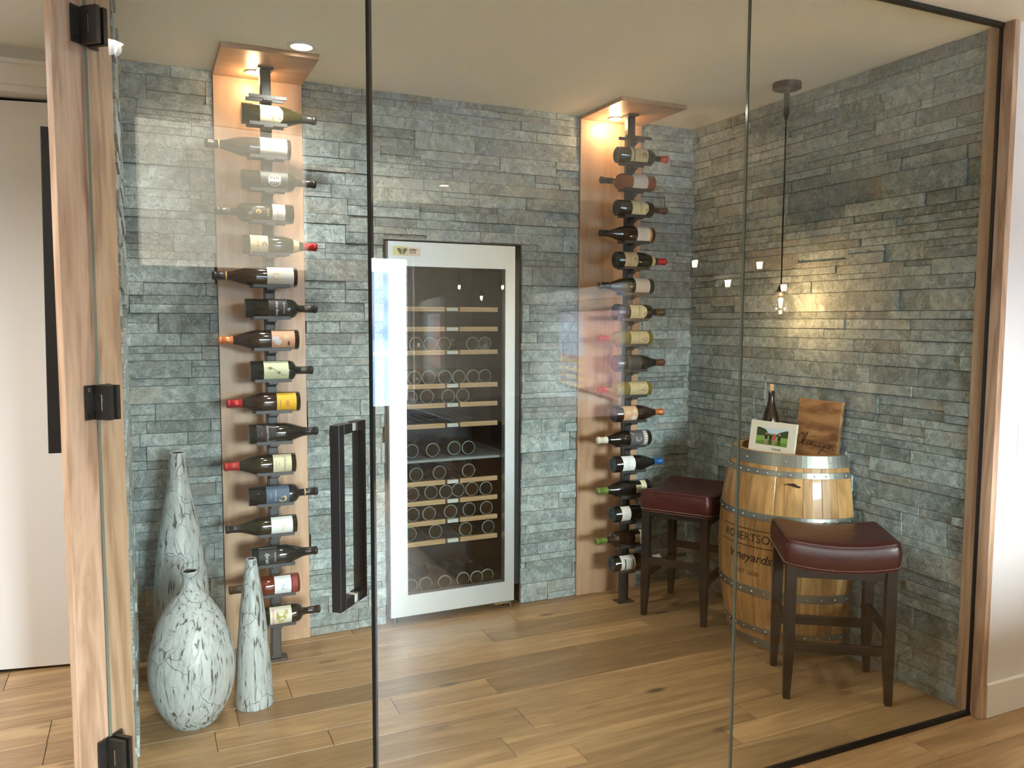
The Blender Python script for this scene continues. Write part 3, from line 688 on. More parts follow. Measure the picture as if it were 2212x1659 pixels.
# (neck, px left, px right, profile, glass, capsule, labels, capfrac, cap_ring, description)
FRAME = lambda z0, z1, a, c: [('line', [(-a, z0), (a, z0)], .0012, c), ('line', [(-a, z1), (a, z1)], .0012, c), ('line', [(-a, z0), (-a, z1)], .0012, c), ('line', [(a, z0), (a, z1)], .0012, c)]
BK = (.02, .02, .022)
left = [
 ('R', 520, 683, BURG, 'olive', 'black', [seal_label(.235, .53)], .80, None, 'dark green bottle with cream notched label and round seal, topmost in the left rack'),
 ('L', 445, 625, BURG, 'brown', 'black', [ringlab(.05, .37, WHITE)], .835, GOLD, 'slender brown bottle with white label and gold ring, second from top in the left rack'),
 ('R', 520, 683, BORD, 'olive', 'black', [(.24, .60, 1.0, (.03, .032, .028), 0, [('ring', .42, 0, .022, .0035, WHITE, 0, 2*PI), ('ring', .42, 0, .0135, .0018, WHITE, 0, 2*PI), ('rect', .355, .485, -.13, .13, (.6, .6, .56)), ('t', 'JASON PARK', .495, .0065, WHITE, 0), ('t', 'GUSTO', .345, .007, WHITE, 0), ('line', [(-.4, .40), (-.15, .40)], .0022, WHITE), ('line', [(.15, .40), (.4, .40)], .0022, WHITE), ('line', [(-.4, .43), (-.15, .43)], .0022, WHITE), ('line', [(.15, .43), (.4, .43)], .0022, WHITE)])], .80, None, 'bottle with round black and white emblem, third from top in the left rack'),
 ('L', 466, 632, BORD, 'olive', 'black', [(.12, .285, 1.15, WHITE, 0, [('t', 'RED MERITAGE', .215, .006, REDI, 0), ('t', '2016', .17, .006, REDI, 0)]), (.32, .55, .45, (.035, .030, .008), 0, [('t', 'BLACK', .345, .009, GOLD, 0), ('ring', .465, 0, .009, .0035, GOLD, -1.9, 1.9), ('ring', .465, 0, .0045, .002, GOLD, 0, 6.2)])], .81, None, 'olive bottle with gold crest and small white label near its base, left rack'),
 ('R', 522, 686, BURG, 'olive', 'red', [corvo(.095, .325), (.665, .745, 1.1, CREAM, 0, [('line', [(-.5, .68), (.5, .73)], .0014, INK), ('line', [(-.5, .73), (.5, .68)], .0014, INK)])], .80, None, 'burgundy bottle with red capsule and cream label lettered in red, left rack'),
 ('L', 459, 640, BURG, 'brown', 'black', [ringlab(.05, .37, WHITE)], .835, GOLD, 'slender brown bottle with white gold-ring label, just under the red-capped one, left rack'),
 ('R', 527, 687, BORD, 'black', 'black', [(.31, .56, 1.15, BK, 0, [('line', [(-1.1, .32), (1.1, .32)], .0016, (.55, .55, .55)), ('line', [(-1.1, .545), (1.1, .545)], .0016, (.55, .55, .55)), ('t', 'BLACK HILLS', .515, .008, (.6, .6, .58), 0), ('t', 'Nota Bene', .42, .014, (.7, .7, .68), .5), ('t', '2016', .47, .004, REDI, 0)])], .81, None, 'black bordeaux bottle with black label between two silver lines, left rack'),
 ('L', 470, 644, BURG, 'brown', 'copper', [(.06, .35, 1.2, (.62, .36, .24), 0, art[:1]+[('blob', .27, -.2, .014, .012, (.66, .64, .70)), ('blob', .17, .3, .012, .010, (.58, .50, .26)), ('blob', .14, -.35, .006, .010, (.16, .05, .05))])], .815, None, 'brown bottle with copper capsule and peach picture label, left rack'),
 ('R', 538, 678, BORD, 'black', 'black', [(.20, .585, 1.2, (.60, .66, .46), 0, [('line', [(.5, .56), (.3, .44), (.12, .46), (0, .38), (-.2, .36), (-.35, .28)], .0016, (.2, .15, .06)), ('blob', .43, .18, .007, .006, (.25, .20, .09)), ('line', [(0, .38), (-.4, .30), (-.3, .24)], .0012, (.2, .15, .06)), ('blob', .30, -.25, .010, .005, (.23, .18, .08)), ('line', [(.1, .42), (.25, .30), (.1, .26)], .001, (.3, .26, .15))])], .80, None, 'stout black bottle with pale green label and brown drawing, left rack'),
 ('L', 488, 647, BURG, 'brown', 'red', [(.06, .33, 1.2, (.80, .48, .03), 0, [('t', 'jibi', .19, .022, REDI, 0), ('t', 'LAWRENCE', .285, .006, INK, 0), ('line', [(-.7, .24), (.7, .24)], .0006, INK), ('line', [(-.7, .12), (.7, .12)], .0005, (.5, .25, .03))])], .79, None, 'brown bottle with red capsule and bright yellow label, left rack'),
 ('R', 535, 690, BURG, 'black', 'black', [(.10, .37, 1.15, (.012, .012, .014), 0, [('line', [(-.95, .10), (.1, .12), (.95, .22), (.75, .36), (-.65, .36), (-.95, .10)], .0018, (.7, .7, .7)), ('t', 'Blasted Church', .255, .0125, (.62, .6, .58), .5), ('t', 'SYRAH', .17, .006, REDI, 0)])], .80, None, 'black bottle with slanted white outline and script on its label, left rack'),
 ('L', 482, 638, BURG, 'olive', 'redm', [(.07, .33, 1.2, (.66, .63, .44), 0, [('t', 'honoraya', .17, .016, (.2, .18, .12), .5), ('t', 'WHITE ROCK', .29, .005, INK, 0), ('t', '2018', .25, .005, INK, 0)])], .79, None, 'olive bottle with matte red capsule and cream script label, left rack'),
 ('R', 534, 690, BORD, 'black', 'black', [(.24, .565, 1.2, (.075, .12, .19), 0, [('ring', .47, .35, .013, .005, (.72, .48, .16), -1.4, 2.6), ('ring', .475, .35, .009, .002, (.75, .6, .3), 1, 4), ('t', 'PHANTOM CREEK', .37, .006, (.7, .7, .7), 0), ('t', 'ESTATE 2016', .30, .004, (.5, .52, .55), 0)])], .80, (.6, .4, .2), 'black bottle with slate blue label and gold crescent, left rack'),
 ('L', 485, 641, BURG, 'olive', 'black', [(.07, .375, 1.25, (.72, .76, .76), 0, [('t', 'M E I', .21, .019, (.72, .58, .12), 0)])], .80, None, 'olive bottle with black capsule and plain white label with yellow letters, left rack'),
 ('R', 540, 690, BURG, 'black', 'black', [(.10, .37, 1.15, BK, 0, FRAME(.105, .365, 1.1, (.65, .65, .62))+[('t', 'BLACK HILLS', .335, .0065, (.7, .7, .68), 0), ('t', 'Syrah', .22, .02, (.7, .7, .68), .5), ('line', [(-.8, .16), (.8, .16)], .0005, (.5, .5, .5))])], .80, None, 'black bottle with white-framed black script label behind the small cone vase'),
 ('L', 492, 647, BURG, 'rose', 'greenbrown', [(.13, .37, 1.2, (.70, .73, .78), 0, DRAW((.38, .42, .52), .24, 9)), (.035, .115, 1.2, (.22, .03, .04), 0, [('line', [(-.5, .08), (.5, .08)], .0006, WHITE)])], .80, None, 'rose wine bottle with white sketch label, partly behind the small cone vase'),
 ('R', 550, 697, BORD, 'black', 'black', [(.20, .53, 1.2, (.64, .60, .50), 0, [('blob', .38, 0, .018, .020, (.36, .34, .10)), ('blob', .45, -.4, .010, .012, (.40, .36, .15)), ('blob', .36, .5, .014, .010, (.44, .40, .16)), ('rect', .23, .27, -.9, .9, (.58, .40, .33)), ('blob', .31, -.1, .004, .02, (.3, .28, .1))])], .80, None, 'lowest bottle of the left rack, black with cream and olive picture label'),
]
for i, (nk, p0, p1, pf, gl, cp, labs, cf, crg, desc) in enumerate(left):
    yy = 248+67.6*i; xa, xb = X(p0, yy), X(p1, yy)
    rd = .0405 if pf is BURG else .0395
    if i == 8: rd = .0415
    if i in (1, 5): rd = .0400
    if i in (3, 4, 13): rd = .0385
    bottle('wine_bottle', (xa if nk == 'R' else xb, YB, ZL[i]+rd-.039), nk, xb-xa, rd, pf, gl, cp, labs, desc, GR, cf, crg)
cream2 = lambda z0, z1: (z0, z1, 1.2, CREAM, 0, [('ring', z0+.10*(z1-z0)+.03, 0, .009, .0022, INK, .3, 5.9), ('ring', z0+.13, 0, .0045, .002, INK, 1, 5), ('t', 'Corvo & Tirai', z0+.19, .008, REDI, 0)])
right = [
 ('R', BORD, 'black', 'red', [(.20, .53, 1.25, CREAM, 0, [('rect', .255, .275, -1.2, 1.2, INK), ('ring', .45, 0, .012, .003, INK, .3, 5.9), ('ring', .45, 0, .005, .003, INK, 1, 5), ('t', 'Reserve', .36, .010, REDI, 0)])], .83, 'red-capped bottle with cream label crossed by a black band, topmost in the right rack'),
 ('L', BORD, 'amber', 'black', [(.16, .44, 1.2, WHITE, 0, [('t', 'THE TWO', .30, .012, (.6, .42, .42), 0)])], .80, 'amber rose bottle with black capsule and white label, second from top in the right rack'),
 ('R', BORD, 'brown', 'brown', [seal_label(.235, .55)], .80, 'brown bottle with cream notched label and brown capsule, third from top in the right rack'),
 ('L', BURG, 'brown', 'black', [(.10, .35, 1.2, (.70, .71, .70), 0, DRAW((.45, .47, .47), .24, 7)), (.065, .105, 1.2, (.65, .30, .08), 0, [])], .80, 'brown bottle with grey sketch label edged in orange, right rack'),
 ('R', BURG, 'black', 'red', [corvo(.11, .36), (.665, .745, 1.1, CREAM, 0, [('line', [(-.5, .68), (.5, .73)], .0014, INK), ('line', [(-.5, .73), (.5, .68)], .0014, INK)])], .80, 'black burgundy bottle with red capsule and cream label, fifth from top in the right rack'),
 ('L', BURG, 'olive', 'black', [(.09, .37, 1.25, WHITE, 0, [('t', 'THE TWO', .22, .014, (.62, .52, .25), 0)])], .80, 'olive bottle with black capsule and white label in pale yellow letters, right rack'),
 ('R', BORD, 'brown', 'olive', [seal_label(.235, .55)], .80, 'bottle with cream notched label and olive capsule, mid height in the right rack'),
 ('L', BORD, 'gold', 'red', [cream2(.09, .44)], .82, 'upper of two white wine bottles with red capsules in the right rack'),
 ('R', BURG, 'black', 'brown', [(.20, .47, 1.2, (.055, .05, .05), 0, [('line', [(-.9, .27), (.9, .27)], .0006, (.2, .2, .2)), ('line', [(-.9, .40), (.9, .40)], .0006, (.2, .2, .2))])], .80, 'black bottle with dark grey label between the two white wine bottles, right rack'),
 ('L', BORD, 'gold', 'red', [cream2(.09, .44)], .82, 'lower of two white wine bottles with red capsules in the right rack'),
 ('R', BURG, 'brown', 'copper', [(.13, .40, 1.2, (.62, .40, .26), 0, [('blob', .22, -.2, .016, .012, (.62, .54, .33)), ('blob', .32, .5, .014, .014, (.70, .72, .68)), ('blob', .34, -.35, .010, .012, (.66, .60, .42)), ('line', [(-.6, .27), (.3, .27)], .002, (.25, .14, .05))])], .81, 'brown bottle with copper capsule and peach picture label in the right rack'),
 ('L', BURG, 'black', 'white', [(.085, .42, 1.2, (.10, .10, .12), 0, [('rect', .085, .16, -1.2, 1.2, WHITE), ('ring', .27, .1, .014, .004, (.42, .42, .44), 1, 5), ('ring', .27, .1, .008, .002, (.32, .32, .34), 0, 4), ('line', [(-.8, .18), (-.2, .30), (.6, .36), (.9, .40)], .003, (.5, .5, .5))])], .815, 'black bottle with white wax cap and grey marbled label, right rack'),
 ('R', BURG, 'black', 'blue', [(.13, .37, 1.25, (.74, .78, .80), 0, [('t', 'VAUN VINES', .24, .010, (.35, .35, .38), 0), ('t', '2019', .19, .008, (.4, .4, .42), 0)])], .81, 'black bottle with blue capsule and white label, right rack'),
 ('L', BURG, 'black', 'green', [(.09, .19, 1.2, (.66, .64, .46), 0, []), (.19, .30, .5, (.52, .50, .32), 0, [('rect', .205, .285, -.4, .4, (.30, .28, .16))])], .80, 'black bottle with green patterned capsule and stepped cream label, just above the rear stool seat'),
 ('R', BURG, 'black', 'white', [(.12, .30, 1.3, (.66, .65, .60), 0, [('line', [(-1.1, .19), (-.6, .21), (-.2, .19), (.2, .22), (.6, .20), (1.1, .23)], .0028, INK)])], .81, 'black bottle with white label crossed by a black wavy line, right rack'),
 ('L', BORD, 'brown', 'green', [(.09, .19, 1.2, (.60, .58, .40), 0, []), (.19, .30, .5, (.48, .46, .30), 0, [('rect', .205, .285, -.4, .4, (.28, .26, .15))])], .80, 'dark bottle with green patterned capsule, second from bottom in the right rack'),
 ('R', BURG, 'black', 'white', [(.12, .40, 1.3, (.72, .72, .68), 0, [('rect', .19, .215, -.7, .7, INK), ('t', 'ERASON', .262, .013, INK, 0), ('t', 'WILD', .315, .013, INK, 0), ('rect', .345, .365, -.6, .6, INK)])], .81, 'lowest bottle of the right rack, white label with black block letters'),
]
for i, (nk, pf, gl, cp, labs, cf, desc) in enumerate(right):
    rd = .0405 if pf is BURG else .0395
    if i in (7, 9): rd = .0375
    z = ZR[i]+rd-.039
    if nk == 'R': bottle('wine_bottle', (-.617, YB, z), nk, .290, rd, pf, gl, cp, labs, desc, GR, cf)
    else: bottle('wine_bottle', (-.415, YB, z), nk, .293, rd, pf, gl, cp, labs, desc, GR, cf)

# ------------------------------------------------------------ wine fridge
fx0, fx1, fy = -1.686, -1.057, -.04
fr = thing('wine_fridge', 'tall stainless steel wine fridge with glass door built into the stone wall', 'wine fridge', ((fx0+fx1)/2, 0, 0))
ox = (fx0+fx1)/2
def B(x0, x1, y0, y1, z0, z1, mt, mb_): mb_.box(x0-ox, x1-ox, y0, y1, z0, z1, mt)
mb = MB()
bx0, bx1 = FR[0]+.004, FR[1]-.006
B(bx0, bx0+.03, .006, .6, .03, 1.782, M_fridge_in, mb); B(bx1-.03, bx1, .006, .6, .03, 1.782, M_fridge_in, mb); B(bx0, bx1, .57, .6, .03, 1.782, M_fridge_in, mb)
B(bx0, bx1, .006, .6, 1.72, 1.782, M_fridge_in, mb); B(bx0, bx1, .006, .6, .03, .10, M_fridge_in, mb)
mb.build('cabinet', fr)
ix0, ix1, iz0, iz1 = -1.604, -1.108, .136, 1.669
mb = MB()
B(fx0, ix0, fy, fy+.04, .036, 1.779, M_steel, mb); B(ix1, fx1, fy, fy+.04, .036, 1.779, M_steel, mb)
B(ix0, ix1, fy, fy+.04, iz1, 1.779, M_steel, mb); B(ix0, ix1, fy, fy+.04, .036, iz0, M_steel, mb)
door = mb.build('door', fr)
mb = MB(); B(ix0, ix1, fy+.004, fy+.012, iz0, iz1, M_glass2, mb); mb.build('door_glass', door)
mb = MB(); B(fx0+.004, fx1-.004, .0, .008, .04, 1.775, M_seal, mb)
mb = MB()
for (a, b, c, d) in ((fx0+.004, ix0-.002, .04, 1.775), (ix1+.002, fx1-.004, .04, 1.775), (ix0-.002, ix1+.002, iz1+.002, 1.775), (ix0-.002, ix1+.002, .04, iz0-.002)): B(a, b, .0, .007, c, d, mat('gasket_grey', (.09, .085, .08), .6), mb)
mb.build('gasket', door)
mb = MB(); mb.cyl((fx0+.03-ox, .0, 0), (fx0+.03-ox, .0, .036), .010, M_chrome); mb.build('leveling_foot', fr); mb = MB(); mb.cyl((fx1-.03-ox, .0, 0), (fx1-.03-ox, .0, .036), .010, M_chrome)
B(fx1-.10, fx1-.01, -.025, .01, .020, .027, M_chrome, mb); mb.cyl((fx1-.015-ox, -.028, .0), (fx1-.015-ox, -.028, .03), .005, M_chrome); mb.build('leveling_foot', fr)
M_tile = mat('white_enamel_tag', (.66, .66, .58), .5)
shz = [1.476, 1.382, 1.271, 1.111, 1.018, .921, .646, .551, .453, .356]
first = None
cxs = -1.356
for z in shz:
    if first is None:
        sh = MB()
        for k in range(9):
            xx = -.215+k*.0535; sh.cyl((xx, .045, -.004), (xx, .54, -.004), .0022, M_fridge_in, 6)
        sh.box(-.235, .235, .30, .31, -.012, .0, M_fridge_in)
        first = sh.build('shelf', fr, None); first.location = (cxs-ox, 0, z)
        for (a, b) in ((-.235, -.038), (.038, .235)):
            q = MB(); q.box(a, b, .022, .040, -.011, .011, M_shelfwood); c = q.build('wood_strip', first, bevel=.001, seg=1)
        q = MB(); q.box(-.028, .028, .020, .038, -.0085, .0085, M_tile); q.build('name_tag', first)
    else:
        c = first.copy(); C.objects.link(c); c.parent = fr; c.location = (cxs-ox, 0, z)
        for ch in first.children:
            d = ch.copy(); C.objects.link(d); d.parent = c
mb = MB(); B(bx0+.03, bx1-.03, .025, .56, .748, .760, mat('frosted_divider', (.30, .33, .33), .3), mb); mb.build('divider', fr)
# energy label plate inside, low right
mb = MB(); B(-1.205, -1.15, .30, .302, .29, .335, mat('grey_plate', (.2, .2, .19), .5), mb); mb.build('rating_plate', fr)
# two square magnets on the door
M_bf = mat('magnet_yellow', (.56, .54, .26), .6); M_bf2 = mat('magnet_rose', (.60, .53, .45), .6); M_wing = mat('wing_brown', (.085, .075, .05), .7)
xm0, xm1, zm0, zm1 = -1.662, -1.596, 1.716, 1.757
tA = MB(); tA.box(xm0, xm1, fy-.004, fy, zm0, zm1, M_bf)
cxm, czm = xm0+.040, (zm0+zm1)/2
for s_ in (-1, 1):
    tA.add([(cxm+s_*.004, fy-.0045, czm+.006), (cxm+s_*.012, fy-.0045, czm+.013), (cxm+s_*.0245, fy-.0045, czm+.010), (cxm+s_*.019, fy-.0045, czm-.002), (cxm+s_*.012, fy-.0045, czm-.010), (cxm+s_*.010, fy-.0045, czm-.019), (cxm+s_*.004, fy-.0045, czm-.012)], [tuple(range(7)) if s_ < 0 else tuple(range(6, -1, -1))], M_wing)
tA.box(cxm-.0015, cxm+.0015, fy-.0046, fy-.004, czm-.014, czm+.014, M_wing)
tA.build('fridge_magnet', label='yellow fridge magnet with a dark butterfly, top left of the fridge door', category='fridge magnet')
tB = MB(); xb0, xb1 = xm1+.001, xm1+.060; tB.box(xb0, xb1, fy-.004, fy, zm0-.001, zm1-.003, M_bf2)
pts = [(xb0+.003, 1.738), (xb0+.010, 1.746), (xb0+.026, 1.748), (xb0+.040, 1.745), (xb0+.044, 1.741), (xb0+.036, 1.740), (xb0+.022, 1.742), (xb0+.009, 1.741)]
tB.add([(x, fy-.0045, z) for x, z in pts], [tuple(range(8))], M_wing)
for k in range(5): tB.box(xb0+.008+k*.0065, xb0+.011+k*.0065, fy-.0045, fy-.004, 1.724, 1.741, M_wing)
tB.build('fridge_magnet', label='pale pink fridge magnet with a dark leaf drawing beside the yellow one', category='fridge magnet')
# bottles inside, lying with their bases to the door
def plain(glass, L=.29, rad=.038):
    mb = MB(); pf = [(a*rad, b*L) for a, b in BURG]+[(.3*rad, .98*L), (.0001, .98*L)]
    mb.lathe(pf, GL[glass], 28, Matrix.Rotation(R(-90), 4, 'X')); mb.lathe([(.40*rad, .80*L), (.41*rad, .99*L), (.0001, L)], CAP['black'], 16, Matrix.Rotation(R(-90), 4, 'X'))
    mb.lathe([(.80*rad, -.0012), (.90*rad, .0004), (.96*rad, .0012), (.99*rad, .004)], mat('heel_glint_ring', (.30, .34, .32), .15, coat=.5), 28, Matrix.Rotation(R(-90), 4, 'X'))  # pale ring paints the bright rim that light makes in the base
    return mb.build('wine_bottle')
protos = {}
rows = [(1.271, [-.17, -.10, -.02, .12, .19], 'on the third fridge shelf from the top'), (1.111, [-.175, -.10, -.025, .045, .12, .19], 'on the fourth fridge shelf from the top'), (1.018, [-.20, -.11, -.01, .075], 'on the fifth fridge shelf from the top'),
        (.921, [], ''), (.76, [-.19, -.085, .03, .10], 'standing on the fridge divider'), (.646, [-.17, -.05, .10], 'on the first fridge shelf below the divider'), (.551, [-.19, -.09, -.02, .05, .12, .19], 'on the second fridge shelf below the divider'),
        (.453, [-.19, -.11, 0, .10, .19], 'on the third fridge shelf below the divider'), (.356, [-.20, -.07, .08, .20], 'on the lowest fridge shelf'), (.103, [-.20, -.125, -.03, .07, .14, .20], 'on the floor of the fridge'),
        (.84, [-.06, .03, .11], 'hanging just under the sixth fridge shelf')]
rng = random.Random(12)
for (z, xs, where) in rows:
    for xi, x in enumerate(xs):
        g = rng.choice(['black', 'olive', 'black', 'brown']); rd = .038
        if where.startswith('hanging'): continue
        if g not in protos: protos[g] = o = plain(g)
        else: o = protos[g].copy(); C.objects.link(o)
        o.location = (cxs+x, .055+rng.uniform(0, .03), z+.0385+(.0 if z in (.76, .103) else .0))
        w_ = where.replace('standing', 'lying')
        w_ = w_.replace('lying ', ''); o['label'] = (['leftmost', 'second from left', 'third from left', 'fourth from left', 'fifth from left', 'sixth from left'][xi] if xi < len(xs)-1 else 'rightmost')+' dark wine bottle '+w_; o['category'] = 'bottle'; o['group'] = 'fridge bottles '+w_

# ------------------------------------------------------------ vases
def vase(loc, prof, label, n=48):
    prof = sorted(prof, key=lambda p: p[1])
    # smooth the profile with Catmull-Rom
    P = [(prof[0][0], prof[0][1])]+prof+[prof[-1]]; out = []
    for i in range(1, len(P)-2):
        for k in range(6):
            t = k/6; q = []
            for d in (0, 1):
                p0, p1, p2, p3 = P[i-1][d], P[i][d], P[i+1][d], P[i+2][d]
                q.append(.5*(2*p1+(-p0+p2)*t+(2*p0-5*p1+4*p2-p3)*t*t+(-p0+3*p1-3*p2+p3)*t**3))
            out.append(tuple(q))
    out.append(prof[-1]); rt, ht = prof[-1]
    mb = MB(); mb.lathe([(0.0001, out[0][1])]+out+[(rt-.002, ht+.003), (rt-.007, ht+.001)], M_vase, n)
    mb.lathe([(rt-.007, ht+.001), (rt-.008, ht-.08), (.0001, ht-.08)], mat('vase_inside', (.03, .025, .022), .8), n)
    o = mb.build('floor_vase', label=label, category='vase', group='distressed white floor vases'); o.location = loc
    return o
vase((-2.592, -.235, 0), [(.062, 0), (.085, .06), (.098, .18), (.102, .30), (.098, .40), (.088, .50), (.074, .60), (.056, .70), (.042, .78), (.034, .85), (.030, .905)], 'tallest distressed white vase, tapering bottle shape, behind the bulbous one')
vase((-2.576, -.625, 0), [(.070, 0), (.095, .03), (.130, .10), (.145, .19), (.139, .27), (.113, .36), (.075, .43), (.040, .475), (.027, .495), (.025, .52), (.028, .545)], 'round-bellied distressed white vase with narrow neck, in front at the left')
vase((-2.363, -.572, 0), [(.068, 0), (.069, .02), (.064, .12), (.055, .24), (.045, .35), (.032, .46), (.021, .53), (.019, .549)], 'smallest white vase, a slim cone standing in front of the left rack')

# ------------------------------------------------------------ half barrel
bc = Vector((-.035, -.862)); BR, TR, BH = .333, .276, .865
def brad(z): t_ = (z-BH/2)/(BH/2); return BR-(BR-TR)*abs(t_)**2.0
bar = thing('half_barrel', 'oak half wine barrel with steel hoops standing against the stone wall', 'barrel', (bc.x, bc.y, 0))
wallx = -.012-bc.x
a_open = math.asin(min(1, wallx/TR))
ws = [0]
NS = 15; sA, eA = PI/2-math.asin(wallx/BR)*.55, 3*PI/2+math.asin(wallx/BR)*.55
cuts = [0]; rng = random.Random(9)
for i in range(NS): cuts.append(cuts[-1]+rng.uniform(.7, 1.3))
cuts = [c/cuts[-1] for c in cuts]
mb = MB()
for i in range(NS):
    a0 = sA+(eA-sA)*cuts[i]+.0012; a1 = sA+(eA-sA)*cuts[i+1]-.0012
    vs = []; fs = []; nz = 16
    for j in range(nz+1):
        z = BH*j/nz; rr = brad(z)
        for a, q in ((a0, rr-.0012), (a0+.006, rr), ((a0+a1)/2, rr+.0005), (a1-.006, rr), (a1, rr-.0012), (a1, rr-.026), (a0, rr-.026)): vs.append((q*math.cos(a), q*math.sin(a), z))
    for j in range(nz):
        for k in range(7): fs.append((j*7+k, j*7+(k+1) % 7, (j+1)*7+(k+1) % 7, (j+1)*7+k))
    fs.append(tuple(range(nz*7, nz*7+7))); fs.append(tuple(range(6, -1, -1)))
    mb.add(vs, fs, M_barrel)
# dark bung stain
for (aa, zz, ra, rz) in ((PI*1.235, .745, .10, .008), (PI*1.26, .738, .06, .006)):
    n_ = 16; rn = random.Random(4)
    mb.add([((brad(zz)+.0012)*math.cos(aa), (brad(zz)+.0012)*math.sin(aa), zz)]+[((brad(zz)+.0012)*math.cos(aa+ra*math.cos(2*PI*k/n_)*rn.uniform(.6, 1.1)), (brad(zz)+.0012)*math.sin(aa+ra*math.cos(2*PI*k/n_)), zz+rz*math.sin(2*PI*k/n_)*rn.uniform(.5, 1.2)) for k in range(n_)], [(0, 1+k, 1+(k+1) % n_) for k in range(n_)], M_blackpaint)
mb.build('staves', bar)
def bfn(a_c, zc, e=.0015):
    def fn(x, y):
        z = zc+y; rr = brad(z)+e; a = a_c+x/BR
        return (rr*math.cos(a), rr*math.sin(a), z)
    return fn
AC = PI+R(11.5)
mb = MB()
mb.text('ROBERTSON', .050, M_blackpaint, bfn(AC, .500))
mb.text('Vineyards', .056, M_blackpaint, bfn(AC, .415), shear=.35, bold=.008)
mb.text('EST. 2020', .026, M_blackpaint, bfn(AC, .345))
for zz in (.536, .464):
    n_ = 20; fn = bfn(AC, zz); vs = []
    for k in range(n_+1): vs += [fn(-.17+.34*k/n_, -.0014), fn(-.17+.34*k/n_, .0014)]
    mb.add(vs, [(2*k, 2*k+2, 2*k+3, 2*k+1) for k in range(n_)], M_blackpaint)
mb.build('burned_lettering', bar)
mb = MB(); mb.prism([((TR-.012)*math.cos(sA+(eA-sA)*k/20), (TR-.012)*math.sin(sA+(eA-sA)*k/20)) for k in range(21)], BH-.080, BH-.056, M_barrel); mb.build('head', bar)
def hoop(z0, z1, riv, lab=None):
    mb = MB(); n_ = 44; ha = (eA-sA); vs = []; fs = []
    for k in range(n_+1):
        a = sA+ha*k/n_
        for (q, z) in ((brad(z0)+.0005, z0), (brad(z0)+.0028, z0+.001), (brad(z1)+.0028, z1-.001), (brad(z1)+.0005, z1)): vs.append((q*math.cos(a), q*math.sin(a), z))
    for k in range(n_):
        for j in range(3): fs.append((k*4+j, (k+1)*4+j, (k+1)*4+j+1, k*4+j+1))
    mb.add(vs, fs, M_hoop)
    ho = mb.build('hoop', bar)
    mb = MB()
    for k in range(riv):
        a = sA+ha*(k+.5)/riv; zz = z0+(z1-z0)*.45; q = brad(zz)+.0025
        M = Matrix.Translation((q*math.cos(a), q*math.sin(a), zz)) @ Vector((math.cos(a), math.sin(a), 0)).to_track_quat('Z', 'Y').to_matrix().to_4x4()
        mb.lathe([(.0052, 0), (.0045, .002), (.0025, .0032), (.0001, .0036)], M_rivet, 10, M)
    mb.build('rivets', ho)
hoop(.815, .866, 5); hoop(.772, .797, 20); hoop(.583, .612, 18); hoop(.250, .288, 18); hoop(.082, .108, 18); hoop(.010, .056, 6)

# things standing on the barrel
zt = BH-.0555
b = bottle('wine_bottle', (-.085, -.745, zt), 'R', .305, .038, BURG, 'brown', None, [], 'dark wine bottle with cork standing on the barrel behind the white picture frame', None, standing=True)
mb = MB(); mb.cyl((0, 0, .295), (0, 0, .328), .0095, mat('cork', (.50, .36, .20), .8)); mb.build('cork', b)
def leaning(name, A, Bp, z0, hgt, lean, thick, label, cat):
    """upright slab whose lower front edge runs A -> B, leaning back"""
    d = (Bp-A); wdt = d.length; ang = math.atan2(d.y, d.x)
    t = thing(name, label, cat, (A.x, A.y, z0), ang)
    return t, wdt, Matrix.Rotation(-lean, 4, 'X')
pf_, wdt, ML = leaning('picture_frame', Vector((-.178, -.700)), Vector((-.128, -.935)), zt, .14, R(9), .012, 'small white picture frame with a photo of four golfers, on the barrel', 'picture frame')
fh = .166; fw = wdt
M_mat = mat('frame_white', (.74, .72, .62), .5)
mb = MB(); mb.box(0, fw, 0, .012, 0, fh, M_mat, ML); mb.build('frame', pf_, bevel=.001, seg=1)
mb = MB(); px0, px1, pz0, pz1 = fw*.16, fw*.84, fh*.36, fh*.82
def prc(x0, x1, z0, z1, mt, e): mb.add([(px0+(px1-px0)*x0, -e, pz0+(pz1-pz0)*z0), (px0+(px1-px0)*x1, -e, pz0+(pz1-pz0)*z0), (px0+(px1-px0)*x1, -e, pz0+(pz1-pz0)*z1), (px0+(px1-px0)*x0, -e, pz0+(pz1-pz0)*z1)], [(0, 1, 2, 3)], mt, M=ML)
def poly(pts, mt, e): mb.add([(px0+(px1-px0)*x, -e, pz0+(pz1-pz0)*z) for x, z in pts], [tuple(range(len(pts)))], mt, M=ML)
G1 = pap((.12, .24, .04)); G2 = pap((.22, .38, .07)); TREE = pap((.03, .06, .015)); SKY = pap((.55, .68, .78)); SK = pap((.45, .26, .18))
prc(0, 1, 0, 1, SKY, .0006); prc(0, 1, 0, .55, G2, .0010); poly([(0, 0), (1, 0), (1, .18), (.5, .30), (0, .2)], G1, .0013)
poly([(0, .5), (.42, .55), (.36, .72), (.28, .9), (.1, 1), (0, 1)], TREE, .0013); poly([(.6, .55), (1, .5), (1, .95), (.85, .88), (.7, .75)], TREE, .0013); prc(.3, .7, .55, .66, TREE, .0012)
for (x, cshirt) in ((.32, (.02, .02, .02)), (.46, (.02, .02, .025)), (.58, (.55, .06, .09)), (.74, (.015, .015, .02))):
    pc = pap(cshirt); prc(x-.045, x+.045, .33, .60, pc, .0016); poly([(x-.035, .60), (x+.035, .60), (x+.03, .70), (x, .72), (x-.03, .70)], SK, .0016)
    prc(x-.04, x-.008, .05, .33, SK if x < .7 and x != .46 else pc, .0016); prc(x+.008, x+.04, .05, .33, SK if x < .7 and x != .46 else pc, .0016)
mb.build('photograph', pf_)
